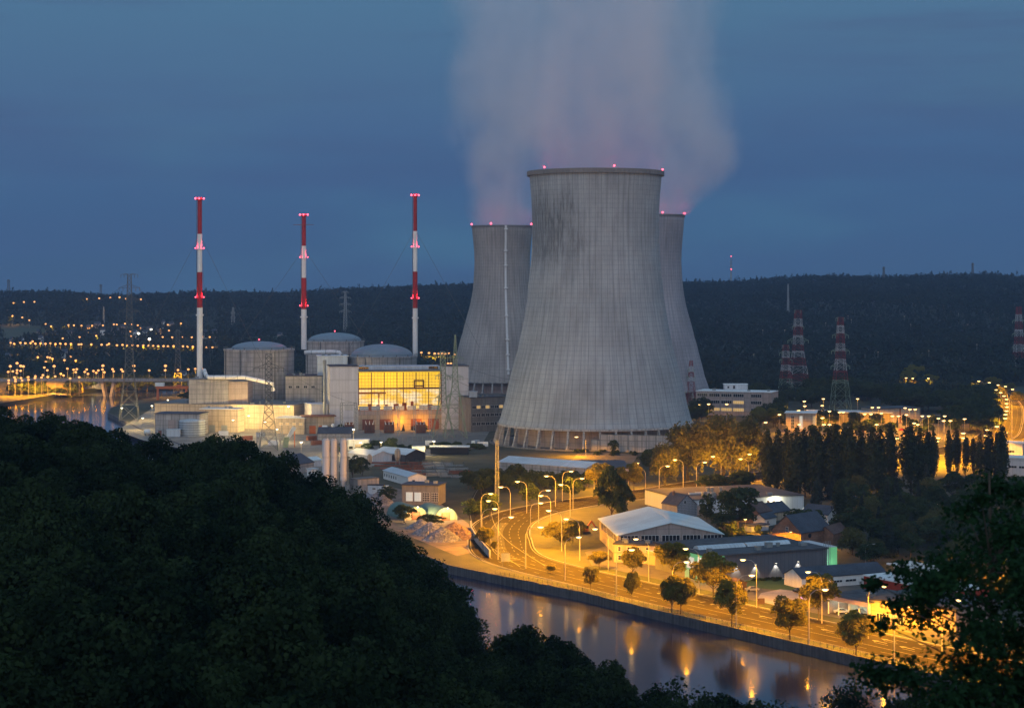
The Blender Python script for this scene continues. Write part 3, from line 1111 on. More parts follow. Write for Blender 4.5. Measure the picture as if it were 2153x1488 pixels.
# ------------------------------------------------------------------ steam
def steam(label, px, Y, z0, r0, z1, r1, dx, seed, dens, bulge=0.0):
    X = PX(px, Y)
    hgt = z1 - z0
    m = bpy.data.materials.new('steam')
    m.use_nodes = True
    m.node_tree.nodes.clear()
    t = NT(m.node_tree)
    pos = t.n('ShaderNodeTexCoord').outputs['Object']
    s = t.n('ShaderNodeSeparateXYZ', {0: pos})
    x, y, z = s.outputs
    sv = t.n('ShaderNodeVectorMath', {0: pos, 1: (seed, seed, 0)}, operation='ADD').outputs[0]
    f = t.m('DIVIDE', z, hgt)
    big = t.n('ShaderNodeTexNoise', {'Vector': t.mul(sv, (1, 1, .8)), 'Scale': .019, 'Detail': 3.0, 'Roughness': .5})
    cs = t.n('ShaderNodeSeparateXYZ', {0: big.outputs[1]})
    ox = t.m('MULTIPLY', t.m('SUBTRACT', cs.outputs[0], .5), 74.0)
    oy = t.m('MULTIPLY', t.m('SUBTRACT', cs.outputs[1], .5), 74.0)
    grow = t.ss(f, 0.0, .22)
    ox = t.m('MULTIPLY', ox, grow)
    oy = t.m('MULTIPLY', oy, grow)
    cx = t.m('MULTIPLY', t.m('POWER', t.m('MAXIMUM', f, 0.0), 1.3), dx)
    cx = t.m('ADD', cx, t.m('MULTIPLY', t.m('SINE', t.m('MULTIPLY', t.m('MINIMUM', t.m('MULTIPLY', t.m('MAXIMUM', f, 0.0), 1.7), 1.0), math.pi)), bulge))
    xx = t.m('ADD', t.m('SUBTRACT', x, cx), ox)
    yy = t.m('ADD', y, oy)
    r = t.m('SQRT', t.m('ADD', t.m('MULTIPLY', xx, xx), t.m('MULTIPLY', yy, yy)))
    Rz = t.m('ADD', r0, t.m('MULTIPLY', t.m('POWER', t.m('MAXIMUM', f, 0.0), .45), r1 - r0))
    rn = t.m('DIVIDE', r, Rz)
    body = t.m('SUBTRACT', 1.0, t.ss(rn, .40, 1.0))
    fine = t.ss(t.noise(t.mul(sv, (1, 1, .6)), .05, 3, .55), .28, .66)
    base = t.ss(z, -1.0, 3.0)
    thin = t.m('SUBTRACT', 1.0, t.m('MULTIPLY', f, .55))
    d = t.m('MULTIPLY', t.m('MULTIPLY', body, t.m('ADD', .45, t.m('MULTIPLY', fine, .55))), t.m('MULTIPLY', base, thin))
    d = t.m('MULTIPLY', d, dens)
    v = t.n('ShaderNodeVolumePrincipled', {'Color': (1.0, .94, .95, 1), 'Density': d, 'Anisotropy': .1})  # slight pink in the steam colour imitates lamp glow from below
    t.n('ShaderNodeOutputMaterial', {'Volume': v.outputs[0]})
    rr = max(r0, r1) * 1.25 + 14
    mb = MB()
    prof = [(r0 * 1.02, -.5), (r0 + (r1 - r0) * .42 + 22 + bulge * .6, hgt * .12), (r0 + (r1 - r0) * .75 + 34 + bulge, hgt * .45), (rr + 12, hgt)]
    vs, fs = [], []
    for rad, zz in prof:
        for k in range(24):
            th = 2 * math.pi * k / 24
            vs.append((rad * math.cos(th) + dx * (max(zz, 0) / hgt) ** 1.3, rad * math.sin(th), zz))
    for i in range(3):
        for k in range(24):
            k2 = (k + 1) % 24
            fs.append((i * 24 + k, i * 24 + k2, (i + 1) * 24 + k2, (i + 1) * 24 + k))
    fs += [tuple(range(23, -1, -1)), tuple(72 + k for k in range(24))]
    mb.add(vs, fs)
    o = mb.build('steam_plume', m, None, (X, Y, z0))
    return tag(o, label, 'steam', kind='stuff')


steam('soft mauve steam rising from the brownish tower on the left', 1056, 1640, 139.5, 25, 350, 64, 8, 3.0, .028)
steam('broad grey steam rising from the big cooling tower', 1252, 1120, 156, 37.2, 300, 58, -4, 40.0, .028)
steam('soft steam bulging out on the right from the half hidden tower', 1368, 1500, 144, 26, 345, 62, 6, 90.0, .027, 24.0)


# ------------------------------------------------------------------ chimneys
def chimney(label, px, Y, zb, ytop, bands, wpx, lights, platform=None, guys=True):
    X = PX(px, Y)
    ztop = PZ(ytop, Y)
    t = thing('chimney', label, 'chimney', (X, Y, zb))
    r = wpx * Y / F / 2
    zz = [ztop] + [PZ(p, Y) for p, c in bands] + [zb]
    cc = [c for p, c in bands] + ['white']
    for i in range(len(zz) - 1):
        rb = r * (1.0 + .10 * (i))
        MB().lathe([(rb, zz[i + 1] - zb), (rb, zz[i] - zb)] + ([(rb - .3, zz[i] - zb), (rb - .3, zz[i] - zb - 2)] if i == 0 else []), 24).build('red_band' if cc[i] == 'red' else 'white_band', M['red_paint' if cc[i] == 'red' else 'white_paint'], t, smooth=False)
    for k, ly in enumerate(lights):
        lz = PZ(ly, Y) - zb
        MB().lathe([(r * .9, lz - .9), (r * 1.75, lz - .8), (r * 1.75, lz - .5), (r * .9, lz - .5)], 20).build('gallery', M['red_paint' if k != 1 else 'white_paint'], t)
        for sx in ((-1.9, 1.9) if k else (-1.9, 0, 1.9)):
            beacon(t, (sx * r, -r * 1.5 if sx == 0 else -.4, lz + .1), .62 if k == 0 else .45, light=(sx != 0))
    mb = MB()
    mb.bar((-r * 1.35, 0, 2), (-r * 1.35, 0, ztop - zb), .35)
    z = 3.0
    while z < ztop - zb - 1:
        mb.bar((-r * 1.35, 0, z), (-r * .9, 0, z), .3)
        z += 6
    mb.build('ladder', M['steel_dark'], t)
    if platform:
        lz = PZ(platform, Y) - zb
        MB().lathe([(r, lz), (r * 1.8, lz), (r * 1.8, lz + 1.1), (r * 1.65, lz + 1.1), (r * 1.65, lz + .3), (r, lz + .3)], 20).build('platform', M['white_paint'], t)
    if guys:
        mb = MB()
        z1 = ztop - zb - 24
        for sx, sy in ((-44, -8), (44, -8), (0, 46)):
            mb.bar((0, 0, z1), (sx, sy, 6 - 0), .16)
        mb.build('guy_wire', M['steel_dark'], t)
    return t


BAND = [(492, 'red'), (572, 'white'), (647, 'red')]
chimney('tall red and white chimney standing free on the left, with red lights', 420, 1240, 31.3, 415, BAND, 9.2, (418, 522, 625), 664)
chimney('red and white chimney between the two other chimneys, with a cross bar near its top', 639, 1330, 47.0, 450, [(517, 'red'), (584, 'white'), (650, 'red')], 8.6, (452, 541, 643), 668)
chimney('red and white chimney nearest the cooling towers, rising beside the right dome', 873, 1300, 43.6, 408, [(486, 'red'), (571, 'white'), (648, 'red')], 8.0, (411, 519, 627), 670)
cb = MB().bar((PX(618, 1330), 1326, PZ(473, 1330)), (PX(661, 1330), 1326, PZ(473, 1330)), .3).build('cross_bar', M['rust'], None)
ch2 = [o for o in bpy.data.objects if o.name.startswith('chimney') and 'cross bar' in o.get('label', '')][0]
cb.parent = ch2
cb.location = tuple(-v for v in ch2.location)


# ------------------------------------------------------------------ reactor domes
def reactor(label, px, Y, rc, zrim, ztop, rd, pil=True):
    X = PX(px, Y)
    t = thing('reactor_building', label, 'reactor', (X, Y, 0))
    MB().lathe([(rc, 0), (rc, zrim - 1.2), (rc + .5, zrim - 1.2), (rc + .5, zrim), (rd * .98, zrim), (rd * .98, zrim - .3)], 72).build('drum_wall', M['concrete'], t)
    h = ztop - zrim
    MB().lathe([(rd * math.cos(a), zrim + .05 + h * math.sin(a)) for a in [math.pi / 2 * k / 9 for k in range(9)]] + [(.01, ztop + .05)], 64).build('dome', M['dome_metal'], t, smooth=True)
    mb = MB()
    for k in range(16):
        th = 2 * math.pi * k / 16 + .1
        mb.box(math.cos(th) * (rc + .2) - .25, math.cos(th) * (rc + .2) + .25, math.sin(th) * (rc + .2) - .25, math.sin(th) * (rc + .2) + .25, zrim, zrim + 1.4)
    mb.lathe([(rc + .12, zrim + 1.3), (rc + .28, zrim + 1.3), (rc + .28, zrim + 1.45), (rc + .12, zrim + 1.45)], 48)
    mb.build('railing', M['steel_dark'], t)
    for k in (3.6, 4.3, 5.3):
        MB().bar((math.cos(k) * (rc + .3), math.sin(k) * (rc + .3), 12), (math.cos(k) * (rc + .3), math.sin(k) * (rc + .3), zrim), .5).build('downpipe', M['steel_dark'], t)
    beacon(t, (0, 0, ztop + 1.2), .5, False)
    return t


reactor('grey domed reactor on the left, behind the lattice pylon', 545, 1300, 23.7, 48.5, 53.6, 19.0)
reactor('blue domed reactor farthest back between the other two', 704, 1480, 22.5, 48.4, 54.6, 20.6)
reactor('domed reactor right behind the lit turbine hall', 803, 1290, 23.6, 44.0, 52.0, 21.0)


# ------------------------------------------------------------------ buildings
def frame(pL, pR, zb=0.0):
    a, b = G(*pL, zb), G(*pR, zb)
    return (a[0], a[1], zb), math.atan2(b[1] - a[1], b[0] - a[0]), math.hypot(b[0] - a[0], b[1] - a[1])


def window_at(t, face, L, depth, x, z, w, h, m, bars=(1, 1), par=True):
    """a framed window proud of a face: f front, l left end, r right end"""
    fr, pn = MB(), MB()
    fr.box(0, w, -.10, .05, 0, h)
    pn.box(.09, w - .09, -.13, -.02, .09, h - .09)
    for i in range(1, bars[0]):
        fr.box(w * i / bars[0] - .05, w * i / bars[0] + .05, -.16, -.04, 0, h)
    for i in range(1, bars[1]):
        fr.box(0, w, -.16, -.04, h * i / bars[1] - .05, h * i / bars[1] + .05)
    o = fr.build('window', M['white_paint'], t)
    p = pn.build('pane', m, o)
    if face == 'f':
        o.location = (x, 0, z)
    elif face == 'l':
        o.rotation_euler = (0, 0, -math.pi / 2)
        o.location = (0, x + w, z)
    else:
        o.rotation_euler = (0, 0, math.pi / 2)
        o.location = (L, x, z)
    return o


def building(name, label, cat, pL, pR, depth, h, wall, roof, kind='flat', rise=2.5, over=.35, wins=(), doors=(), zb=0.0, group=None, chim=(), pre=None):
    loc, rz, L = pre or frame(pL, pR, zb)
    t = thing(name, label, cat, loc, rz, group)
    wb = MB()
    if kind == 'flat':
        wb.box(0, L, 0, depth, -.3, h)
        wb.build('wall', wall, t)
        MB().box(-over, L + over, -over, depth + over, h - .18, h + .22).build('roof', roof, t)
    elif kind == 'gx':
        wb.prism_x([(0, -.3), (depth, -.3), (depth, h), (depth / 2, h + rise), (0, h)], 0, L)
        wb.build('wall', wall, t)
        rb = MB()
        s = rise / (depth / 2)
        for a, b in (((-over, h - over * s), (depth / 2, h + rise)), ((depth + over, h - over * s), (depth / 2, h + rise))):
            rb.prism_x([(a[0], a[1] + .03), (b[0], b[1] + .03), (b[0], b[1] + .25), (a[0], a[1] + .25)], -over, L + over)
        rb.build('roof', roof, t)
    else:
        wb.prism([(0, -.3), (L, -.3), (L, h), (L / 2, h + rise), (0, h)], 0, depth)
        wb.build('wall', wall, t)
        rb = MB()
        s = rise / (L / 2)
        for a, b in (((-over, h - over * s), (L / 2, h + rise)), ((L + over, h - over * s), (L / 2, h + rise))):
            rb.prism([(a[0], a[1] + .03), (b[0], b[1] + .03), (b[0], b[1] + .25), (a[0], a[1] + .25)], -over, depth + over)
        rb.build('roof', roof, t)
    for wd in wins:
        window_at(t, wd[0], L, depth, *wd[1:])
    for f, x, z, w, hh, m in doors:
        d = MB().box(0, w, -.07, .06, 0, hh).build('door', m, t)
        MB().box(w * .8, w * .86, -.13, -.05, hh * .45, hh * .5).build('handle', M['steel'], d)
        if f == 'f':
            d.location = (x, 0, z)
        elif f == 'l':
            d.rotation_euler = (0, 0, -math.pi / 2)
            d.location = (0, x + w, z)
        else:
            d.rotation_euler = (0, 0, math.pi / 2)
            d.location = (L, x, z)
    for x, y, z, hh in chim:
        MB().box(x - .35, x + .35, y - .35, y + .35, z, z + hh).build('flue', M['brown_brick'], t)
    t['L'] = L
    return t


# turbine hall: two white towers, a glazed front between them with the machine hall inside
loc, rz, L = frame((693, 905), (985, 901.4))
th = thing('turbine_hall', 'white turbine hall with a wide glowing yellow glass front', 'industrial hall', loc, rz)
k = L / 292.0
xg0, xg1 = 60 * k, 235 * k
h1, D = 40.6, 24.0
MB().box(0, xg0, 0, D, 0, h1).build('wall_block', M['white_clad'], th)
MB().box(xg1, L, 0, D, 0, h1 - .3).build('wall_block', M['white_clad'], th)
MB().box(xg0, xg1, D - .5, D, 0, 38.5).build('rear_wall', M['concrete'], th)
for a, b, zz in ((0, xg0, h1), (xg1, L, h1 - .3)):
    MB().box(a - .3, b + .3, -.3, D + .3, zz - .1, zz + .35).build('roof', M['roof_dark'], th)
MB().box(xg0 + .02, xg1 - .02, -1.0, D, 37.0, 38.0).build('roof_slab', M['concrete_dark'], th)
cl = MB().box(xg0 + .05, xg1 - .05, 7, D - 1, 38.02, 40.2)
cl.build('clerestory', M['pale_blue_clad'], th)
for a in (xg0 + 1, xg1 - 7.5):
    MB().box(a, a + 6, 6.8, 7.4, 38.3, 39.9).build('vent', M['glass_dark'], th)
MB().box(xg0 + .02, xg1 - .02, .4, 1.0, 9.5, 12.2).build('wall_band', M['pink_wall'], th)
zg0, zg1 = 15.8, 36.6
hall_wall = bpy.data.materials.new('glowing_hall_wall')  # this wall glows by itself in place of the lamps inside the hall
hall_wall.use_nodes = True
t = NT(hall_wall.node_tree)
b = hall_wall.node_tree.nodes['Principled BSDF']
pos = t.n('ShaderNodeTexCoord').outputs['Object']
nz = t.noise(t.mul(pos, (.12, 1, .22)), 1.0, 4, .6)
sz = t.n('ShaderNodeSeparateXYZ', {0: pos}).outputs[2]
hot = t.m('MULTIPLY', t.ss(nz, .42, .62), t.m('SUBTRACT', 1.0, t.ss(sz, 23, 27)))  # brighter patches worked into the wall's glow
c = t.mix(t.ss(sz, 14, 36), (1.0, .60, .07), (1.0, .62, .03))
c = t.mix(hot, c, (1.0, .86, .58))
t.t.links.new(c, b.inputs['Emission Color'])
b.inputs['Emission Strength'].default_value = 1.25
b.inputs['Base Color'].default_value = (.4, .3, .1, 1)
hall_wall.cycles.emission_sampling = 'FRONT'
MB().box(xg0 + .02, xg1 - .02, 9.0, 9.4, 12.3, 36.9).build('glowing_inner_wall', hall_wall, th)
MB().box(xg0 + .02, xg1 - .02, 1.1, 9, 12.2, 12.6).build('hall_floor', M['orange_paint'], th)
glass = bpy.data.materials.new('hall_glass')
glass.use_nodes = True
glass.node_tree.nodes.clear()
t = NT(glass.node_tree)
gl = t.n('ShaderNodeBsdfGlossy', {'Color': (.6, .6, .6, 1), 'Roughness': .08})
tr = t.n('ShaderNodeBsdfTransparent', {'Color': (.95, .93, .88, 1)})
mx = t.n('ShaderNodeMixShader', {0: .06, 1: tr.outputs[0], 2: gl.outputs[0]})
t.n('ShaderNodeOutputMaterial', {0: mx.outputs[0]})
MB().box(xg0 + .02, xg1 - .02, .25, .32, zg0, zg1).build('glazing', glass, th)
mu = MB()
nb = 13
for i in range(nb * 2 + 1):
    x = xg0 + .15 + (xg1 - xg0 - .3) * i / (nb * 2)
    big = i in (0, 4, 8, 12, 14, 18, 22, 26)
    mu.box(x - (.28 if big else .07), x + (.28 if big else .07), -.15 if big else .0, .2, zg0, zg1)
for i in range(11):
    z = zg0 + (zg1 - zg0) * i / 10
    wz = .35 if i == 5 else .07
    mu.box(xg0 + .05, xg1 - .05, .02, .18, z - wz, z + wz)
mu.build('mullion', M['rust'], th)
cr = MB()                                               # travelling crane, gallery and machines behind the glass
cr.box(xg0 + .5, xg1 - .5, 6.5, 7.3, 25.6, 26.5)
cr.box(xg0 + 36, xg0 + 42.5, 3.5, 6.5, 27.2, 28.0).box(xg0 + 36, xg0 + 42.5, 3.5, 6.5, 30.6, 31.4).box(xg0 + 36, xg0 + 36.6, 3.5, 6.5, 26.6, 31).box(xg0 + 41.9, xg0 + 42.5, 3.5, 6.5, 26.6, 31)
cr.build('hall_crane', M['rust'], th)
mc = MB()
mc.box(xg0 + .5, xg0 + 18, 5, 6, 22.6, 23.8).box(xg0 + 13, xg0 + 14, 5, 6, 13, 22.6)
for x in np.arange(1, 50, 5.5):
    mc.box(xg0 + x, xg0 + x + random.uniform(1.5, 3.2), 4, 7, 12.7, 12.7 + random.uniform(1.6, 5.0))
mc.build('machinery', M['orange_paint'], th)
pn = MB()
for i in range(7):
    x = xg0 + .8 + i * (xg1 - xg0) / 7
    pn.box(x, x + 5.6, .25, .39, 12.5, 15.2)
pn.build('louvre_panel', M['pale_blue_clad'], th)
ol = MB().box(xg0 + .02, xg1 - .02, .41, .6, 0, 9.5)
ol.build('base_wall', M['tan_wall'], th)
for i in range(4):
    x = xg0 + 2.5 + i * 11 + (9 if i > 1 else 0)
    MB().box(x, x + 7, .2, .45, .1, 6.8).build('transformer_bay', M['rust'], th)
lamp_obj(point('bay_light', 5200, SODIUM, .4), th, (xg0 + 26.5, -4, 6))
lamp_obj(point('bay_light', 5200, SODIUM, .4), th, (xg0 + 40, -6, 5))
MB().lathe([(.9, 0), (.9, PZ(765, 1195)), (1.15, PZ(765, 1195)), (1.15, PZ(758, 1195)), (.6, PZ(758, 1195))], 16).build('exhaust_stack', M['steel'], th, (-3.2, -1.0, 0))

building('auxiliary_building', 'pale blue block rising behind the left end of the glass hall', 'industrial building', None, None, 22, 29.5, M['pale_blue_clad'], M['roof_pale'], pre=((PX(667, 1262), 1262, 15.4), .12, 20.0))
building('annex_building', 'low concrete annex between the pale blue block and the left reactor', 'industrial building', None, None, 26, 24.0, M['concrete'], M['roof_dark'], pre=((PX(600, 1255), 1255, 8.0), .05, 24.0),
         wins=[('f', 2 + i * 5, 16, 2.4, 1.8, M['glass_dark'], (2, 1)) for i in range(4)])
building('pink_block', 'white low block beside the thin exhaust stack', 'industrial building', (655, 905), (690, 904), 18, 16.5, M['white_clad'], M['roof_pale'])
building('canopy_building', 'yellow lit shed with an orange eave below the white hall corner', 'shed', (640, 912), (703, 911), 12, 10.8, M['tan_wall'], M['rust'], over=1.2, doors=[('f', 3, 0, 4, 5, M['orange_paint']), ('f', 9, 0, 4, 5, M['orange_paint'])])
# block under the left chimney
building('chimney_block', 'windowless concrete block that carries the left chimney', 'industrial building', None, None, 26, 15.6, M['concrete'], M['concrete_dark'], over=.0 + .12, pre=((PX(397, 1228), 1228, 15.6), .0, 25.4))
building('stepped_block', 'brownish concrete block beside the chimney block', 'industrial building', None, None, 24, 14.2, M['pink_wall'], M['concrete_dark'], over=.12, pre=((PX(480, 1230), 1230, 15.6), .0, 12.5))
lo = building('long_annex', 'long tan annex with a lit wall under the concrete blocks', 'industrial building', (325, 898), (618, 903), 48, 15.5, M['tan_wall'], M['concrete_dark'])
building('gate_hall', 'tan hall with dark roof and red framed gate by the river bend', 'hall', (326, 915), (420, 916), 18, 13.4, M['concrete'], M['roof_slate'], over=.5,
         doors=[('f', 8.2, 0, 5.2, 9.6, M['pink_wall']), ('f', 2, 0, 2.2, 3, M['rust'])])
building('lit_annex', 'yellow lit flat annex right of the tan gate hall', 'hall', (420, 908), (500, 909), 14, 14.5, M['tan_wall'], M['white_paint'], doors=[('f', 6, 0, 4, 4.5, M['steel']), ('f', 14, 0, 4, 4.5, M['steel'])])
building('blue_cabin', 'small pale blue cabin half hidden by slope trees', 'cabin', (350, 918), (378, 918), 6, 4.2, M['pale_blue_clad'], M['roof_pale'])
building('service_block', 'cream service block right of the lattice pylon', 'industrial building', (580, 912), (640, 913), 16, 10, M['tan_wall'], M['roof_pale'], wins=[('f', 2 + i * 4.3, 5.5, 2.4, 1.6, M['win_lit'], (2, 1)) for i in range(4)])


def storage_tank(label, px, py, ytop, wpx, m):
    X, Y = G(px, py)
    t = thing('storage_tank', label, 'tank', (X, Y, 0))
    r, h = wpx * Y / F / 2, (py - ytop) * Y / F
    MB().lathe([(r, -.2), (r, h), (r * .96, h + .05)], 40).build('tank_shell', m, t)
    MB().lathe([(r * 1.0, h), (r * .5, h + r * .12), (.05, h + r * .16)], 40).build('roof', M['roof_pale'], t)
    mb = MB()
    for i in range(6):
        z = h * (i + .6) / 6.4
        mb.lathe([(r + .02, z - .1), (r + .55, z - .1), (r + .55, z + .12), (r + .02, z + .12)], 40)
    mb.build('walkway', M['steel_dark'], t)
    return t


storage_tank('pale ribbed storage tank beside the red framed gate', 404, 915, 883, 55, M['pale_blue_clad'])


def pipe_run(label, pts, rad, m):
    t = thing('steam_duct', label, 'duct', pts[0])
    o = Vector(pts[0])
    P = [Vector(p) - o for p in pts]
    MB().tube(P, rad, 16).build('duct', m, t)
    mb = MB()
    for i in range(len(P) - 1):
        n_ = max(1, int((P[i + 1] - P[i]).length / 7))
        for k in range(n_):
            q = P[i].lerp(P[i + 1], (k + .5) / n_)
            d = (P[i + 1] - P[i]).normalized() * .15
            mb.tube([q - d, q + d], rad * 1.1, 16)
    mb.build('flange', M['steel'], t)
    return t


Yp = 1226
pipe_run('large white duct running from the left chimney foot to the lattice pylon', [(PX(423, Yp), Yp + 12, PZ(780, Yp)), (PX(430, Yp), Yp + 6, PZ(790, Yp)), (PX(438, Yp), Yp, PZ(793, Yp)), (PX(512, Yp), Yp, PZ(793, Yp)),
         (PX(522, Yp), Yp, PZ(795, Yp)), (PX(560, Yp), Yp, PZ(803, Yp)), (PX(572, Yp), Yp, PZ(806, Yp)), (PX(575, Yp), Yp, PZ(822, Yp))], 1.3, M['white_paint'])
pipe_run('white duct bending down behind the pale blue block', [(PX(640, 1330), 1330, PZ(741, 1330)), (PX(700, 1330), 1330, PZ(740, 1330)), (PX(713, 1330), 1330, PZ(741, 1330)), (PX(719, 1330), 1330, PZ(750, 1330))], 1.5, M['white_paint'])
building('office_block', 'grey office block with strip windows in front of the brownish tower', 'office block', (990, 908), (1075, 905), 20, 21.5, M['concrete_dark'], M['roof_dark'],
         wins=[('f', .8 + i * 3.1, z, 2.6, 2.0, M['win_lit'] if (i * 7 + int(z)) % 5 < 2 and z > 10 else M['glass_dark'], (2, 1)) for i in range(8) for z in (4.0, 9.5, 14.5)])
building('plant_room', 'small blue grey plant room on the office block roof', 'plant room', None, None, 4, 3.4, M['pale_blue_clad'], M['roof_pale'], pre=((PX(986, 1190), 1196, 21.75), .0, 5))


# ------------------------------------------------------------------ lattice towers
def lattice(name, label, px, yb, yt, wb, wt, arms=(), bands=None, m='steel', thick=.32, waist=None, cat='pylon', group=None, Y=None, base=None, detail=True):
    if Y is None:
        X, Y = G(px, yb)
        z0 = 0.0
    else:
        X, z0 = PX(px, Y), base
    s = Y / F
    Hh = PZ(yt, Y) - z0
    t = thing(name, label, cat, (X, Y, z0), .12, group)
    w0, w1 = wb * s / 2, wt * s / 2
    zw, ww = (waist[0] * Hh, waist[1] * s / 2) if waist else (Hh, w1)

    def half(z):
        if waist and z < zw:
            return w0 + (ww - w0) * z / zw
        if waist:
            return ww + (w1 - ww) * (z - zw) / max(.01, Hh - zw)
        return w0 + (w1 - w0) * z / Hh

    zs = [0.0]
    while zs[-1] < Hh - .3:
        zs.append(min(Hh, zs[-1] + max(Hh * .028, half(zs[-1]) * 1.7)))
    cuts = [(0, Hh, m)] if not bands else [(PZ(b, Y) - z0, PZ(a, Y) - z0, c) for a, b, c in bands]
    for c0, c1, cm in cuts:
        c0, c1 = max(0, c0), min(Hh, c1)
        zl = [c0] + [z for z in zs if c0 + .8 < z < c1 - .8] + [c1]
        mb = MB()
        for a, b in zip(zl, zl[1:]):
            ha, hb_ = half(a), half(b)
            cor = ((-1, -1), (1, -1), (1, 1), (-1, 1))
            for i in range(4):
                p, q = cor[i], cor[(i + 1) % 4]
                mb.bar((p[0] * ha, p[1] * ha, a), (p[0] * hb_, p[1] * hb_, b), thick)
                if detail or i in (0, 1):
                    mb.bar((p[0] * ha, p[1] * ha, a), (q[0] * hb_, q[1] * hb_, b), thick * .6)
                    mb.bar((q[0] * ha, q[1] * ha, a), (p[0] * hb_, p[1] * hb_, b), thick * .6)
                mb.bar((p[0] * hb_, p[1] * hb_, b), (q[0] * hb_, q[1] * hb_, b), thick * .55)
        mb.build('lattice_section', M[cm], t)
    for ya, hw in arms:
        z = PZ(ya, Y) - z0
        hw = hw * s
        hz = half(min(z, Hh))
        mb = MB()
        for sd in (-1, 1):
            tip = (sd * hw, 0, z)
            for yy in (-hz, hz):
                mb.bar((sd * hz, yy, z), tip, thick * .8, thick * .5)
                mb.bar((sd * hz, yy, min(Hh, z + hw * .28)), tip, thick * .7, thick * .5)
            for f in (.35, .65):
                mb.bar((sd * (hz + (hw - hz) * f), 0, z), (sd * (hz + (hw - hz) * (f - .15)), 0, z + hw * .28 * (1 - f)), thick * .5)
            mb.bar((sd * hw * .97, 0, z), (sd * hw * .97, 0, z - 2.2), .28)
            mb.bar((sd * hw * .6, 0, z), (sd * hw * .6, 0, z - 2.2), .28)
        mb.build('cross_arm', M[m if not bands else 'steel_green'], t)
    return t


lattice('lattice_pylon', 'very tall grey lattice pylon straddling the river bend on the left', 272, 884, 576, 40, 7.5, [(577, 18), (605, 22), (630, 22), (655, 22)], None, 'steel_dark', .30, (.36, 17))
lattice('lattice_pylon', 'dark lattice pylon with one wide arm in front of the left reactor', 565, 945, 744, 38, 13, [(774, 32)], None, 'steel_dark', .34, (.48, 15))
lattice('lattice_pylon', 'thin grey pylon behind the orange gantry crane', 374, 825, 693, 18, 7, [(698, 8)], None, 'steel_dark', .34, (.6, 9))
lattice('lattice_pylon', 'green lattice pylon at the right end of the glass front', 931, 918, 739, 46, 9, [(745, 16), (790, 15), (835, 15)], None, 'steel_green', .30, (.42, 14))
lattice('lattice_pylon', 'taller pointed green lattice pylon next to the cooling tower foot', 957, 920, 704, 48, 2, [(752, 17), (792, 17), (832, 17)], None, 'steel_green', .30, (.5, 13))
RW = lambda ys: [(a, b, ('pylon_red', 'pylon_white')[i % 2]) for i, (a, b) in enumerate(zip(ys, ys[1:]))]
lattice('striped_pylon', 'tallest red and white striped pylon, behind a shorter one, on the wooded foot', 1678, 832, 652, 46, 12, [(653, 8), (687, 13), (716, 23)], RW([652, 670, 687, 705, 725, 738, 752, 769, 786, 803]) + [(803, 832, 'pylon_white')], 'pylon_red', .24, (.55, 18))
lattice('striped_pylon', 'shorter red and white pylon overlapping the tallest striped one', 1652, 838, 725, 30, 10, [(727, 8), (742, 14), (757, 14)], RW([725, 738, 752, 767, 780, 796]) + [(796, 838, 'steel_green')], 'pylon_red', .22, (.6, 15))
lattice('striped_pylon', 'red and white pylon with greenish foot rising from the lit yard', 1767, 864, 667, 38, 10, [(669, 10), (705, 18), (738, 20), (770, 21)], RW([667, 684, 701, 722, 738, 755, 779, 799]) + [(799, 864, 'steel_green')], 'pylon_red', .22, (.55, 17))
lattice('striped_pylon', 'small red and white pylon in front of the half hidden cooling tower', 1453, 850, 758, 22, 5, [(777, 7), (792, 9)], RW([758, 770, 782, 793, 802, 818]) + [(818, 850, 'pylon_red')], 'pylon_red', .24, (.5, 12))
lattice('striped_pylon', 'red and white pylon cut by the right picture edge', 2142, 790, 645, 26, 8, [(675, 14), (703, 15), (730, 15)], RW([645, 661, 676, 693, 708, 724, 740, 753]) + [(753, 790, 'pylon_white')], 'pylon_red', .28, (.5, 14))
for px, yb, yt, arms, lab in ((490, 690, 646, [(657, 5), (667, 5)], 'small pale pylon against the far wooded slope between the first two chimneys'), (218, 690, 645, [], 'slim pale mast on the far slope left of the great pylon'),
                              (1657, 665, 597, [], 'slim mast on the far wooded hill above the striped pylons'), (726, 708, 612, [(614, 7), (626, 12), (640, 12), (655, 13)], 'pale pylon on the slope between the second and third chimney')):
    X, Y, z = on_hill(px, yb)
    lattice('far_pylon', lab, px, yb, yt, 9 if arms else 4, 3 if arms else 1.5, arms, None, 'steel', .6, None, Y=Y - 10, base=PZ(yb, Y - 10) - 4, detail=False)
for px, yb, yt, w_, lab in ((212, 606, 598, 2, 'tiny pylon on the left skyline'), (18, 604, 588, 3, 'small pylon on the skyline at the left end'), (2045, 572, 553, 2, 'tiny pylon on the right skyline'), (1858, 574, 561, 2, 'tiny pylon on the skyline over the right woods')):
    lattice('far_pylon', lab, px, yb + 6, yt, w_ + 2, w_, [(yt + 1, 3), (yt + 4, 3)], None, 'steel_dark', .7, None, Y=3690.0, base=PZ(yb + 6, 3690.0) - 3, detail=False)
Yt = 3680.0
zt = PZ(590, Yt)
tm = thing('telecom_mast', 'telecom mast with dish galleries on the skyline right of the towers', 'mast', (PX(1537, Yt), Yt, zt))
mb = MB().tube([(0, 0, 0), (0, 0, 18), (0, 0, PZ(541, Yt) - zt)], [1.7, 1.3, .5], 10)
mb.build('mast_tube', M['steel'], tm)
for py in (551, 559, 566):
    z = PZ(py, Yt) - zt
    MB().lathe([(1, z - .3), (3.4, z), (3.4, z + .5), (1, z + .8)], 14).build('gallery', M['steel'], tm)
beacon(tm, (0, -1, PZ(540, Yt) - zt + 1), 1.0, False)
beacon(tm, (0, -3.5, PZ(566, Yt) - zt), 1.2, False)
X, Y = G(1045, 1062)
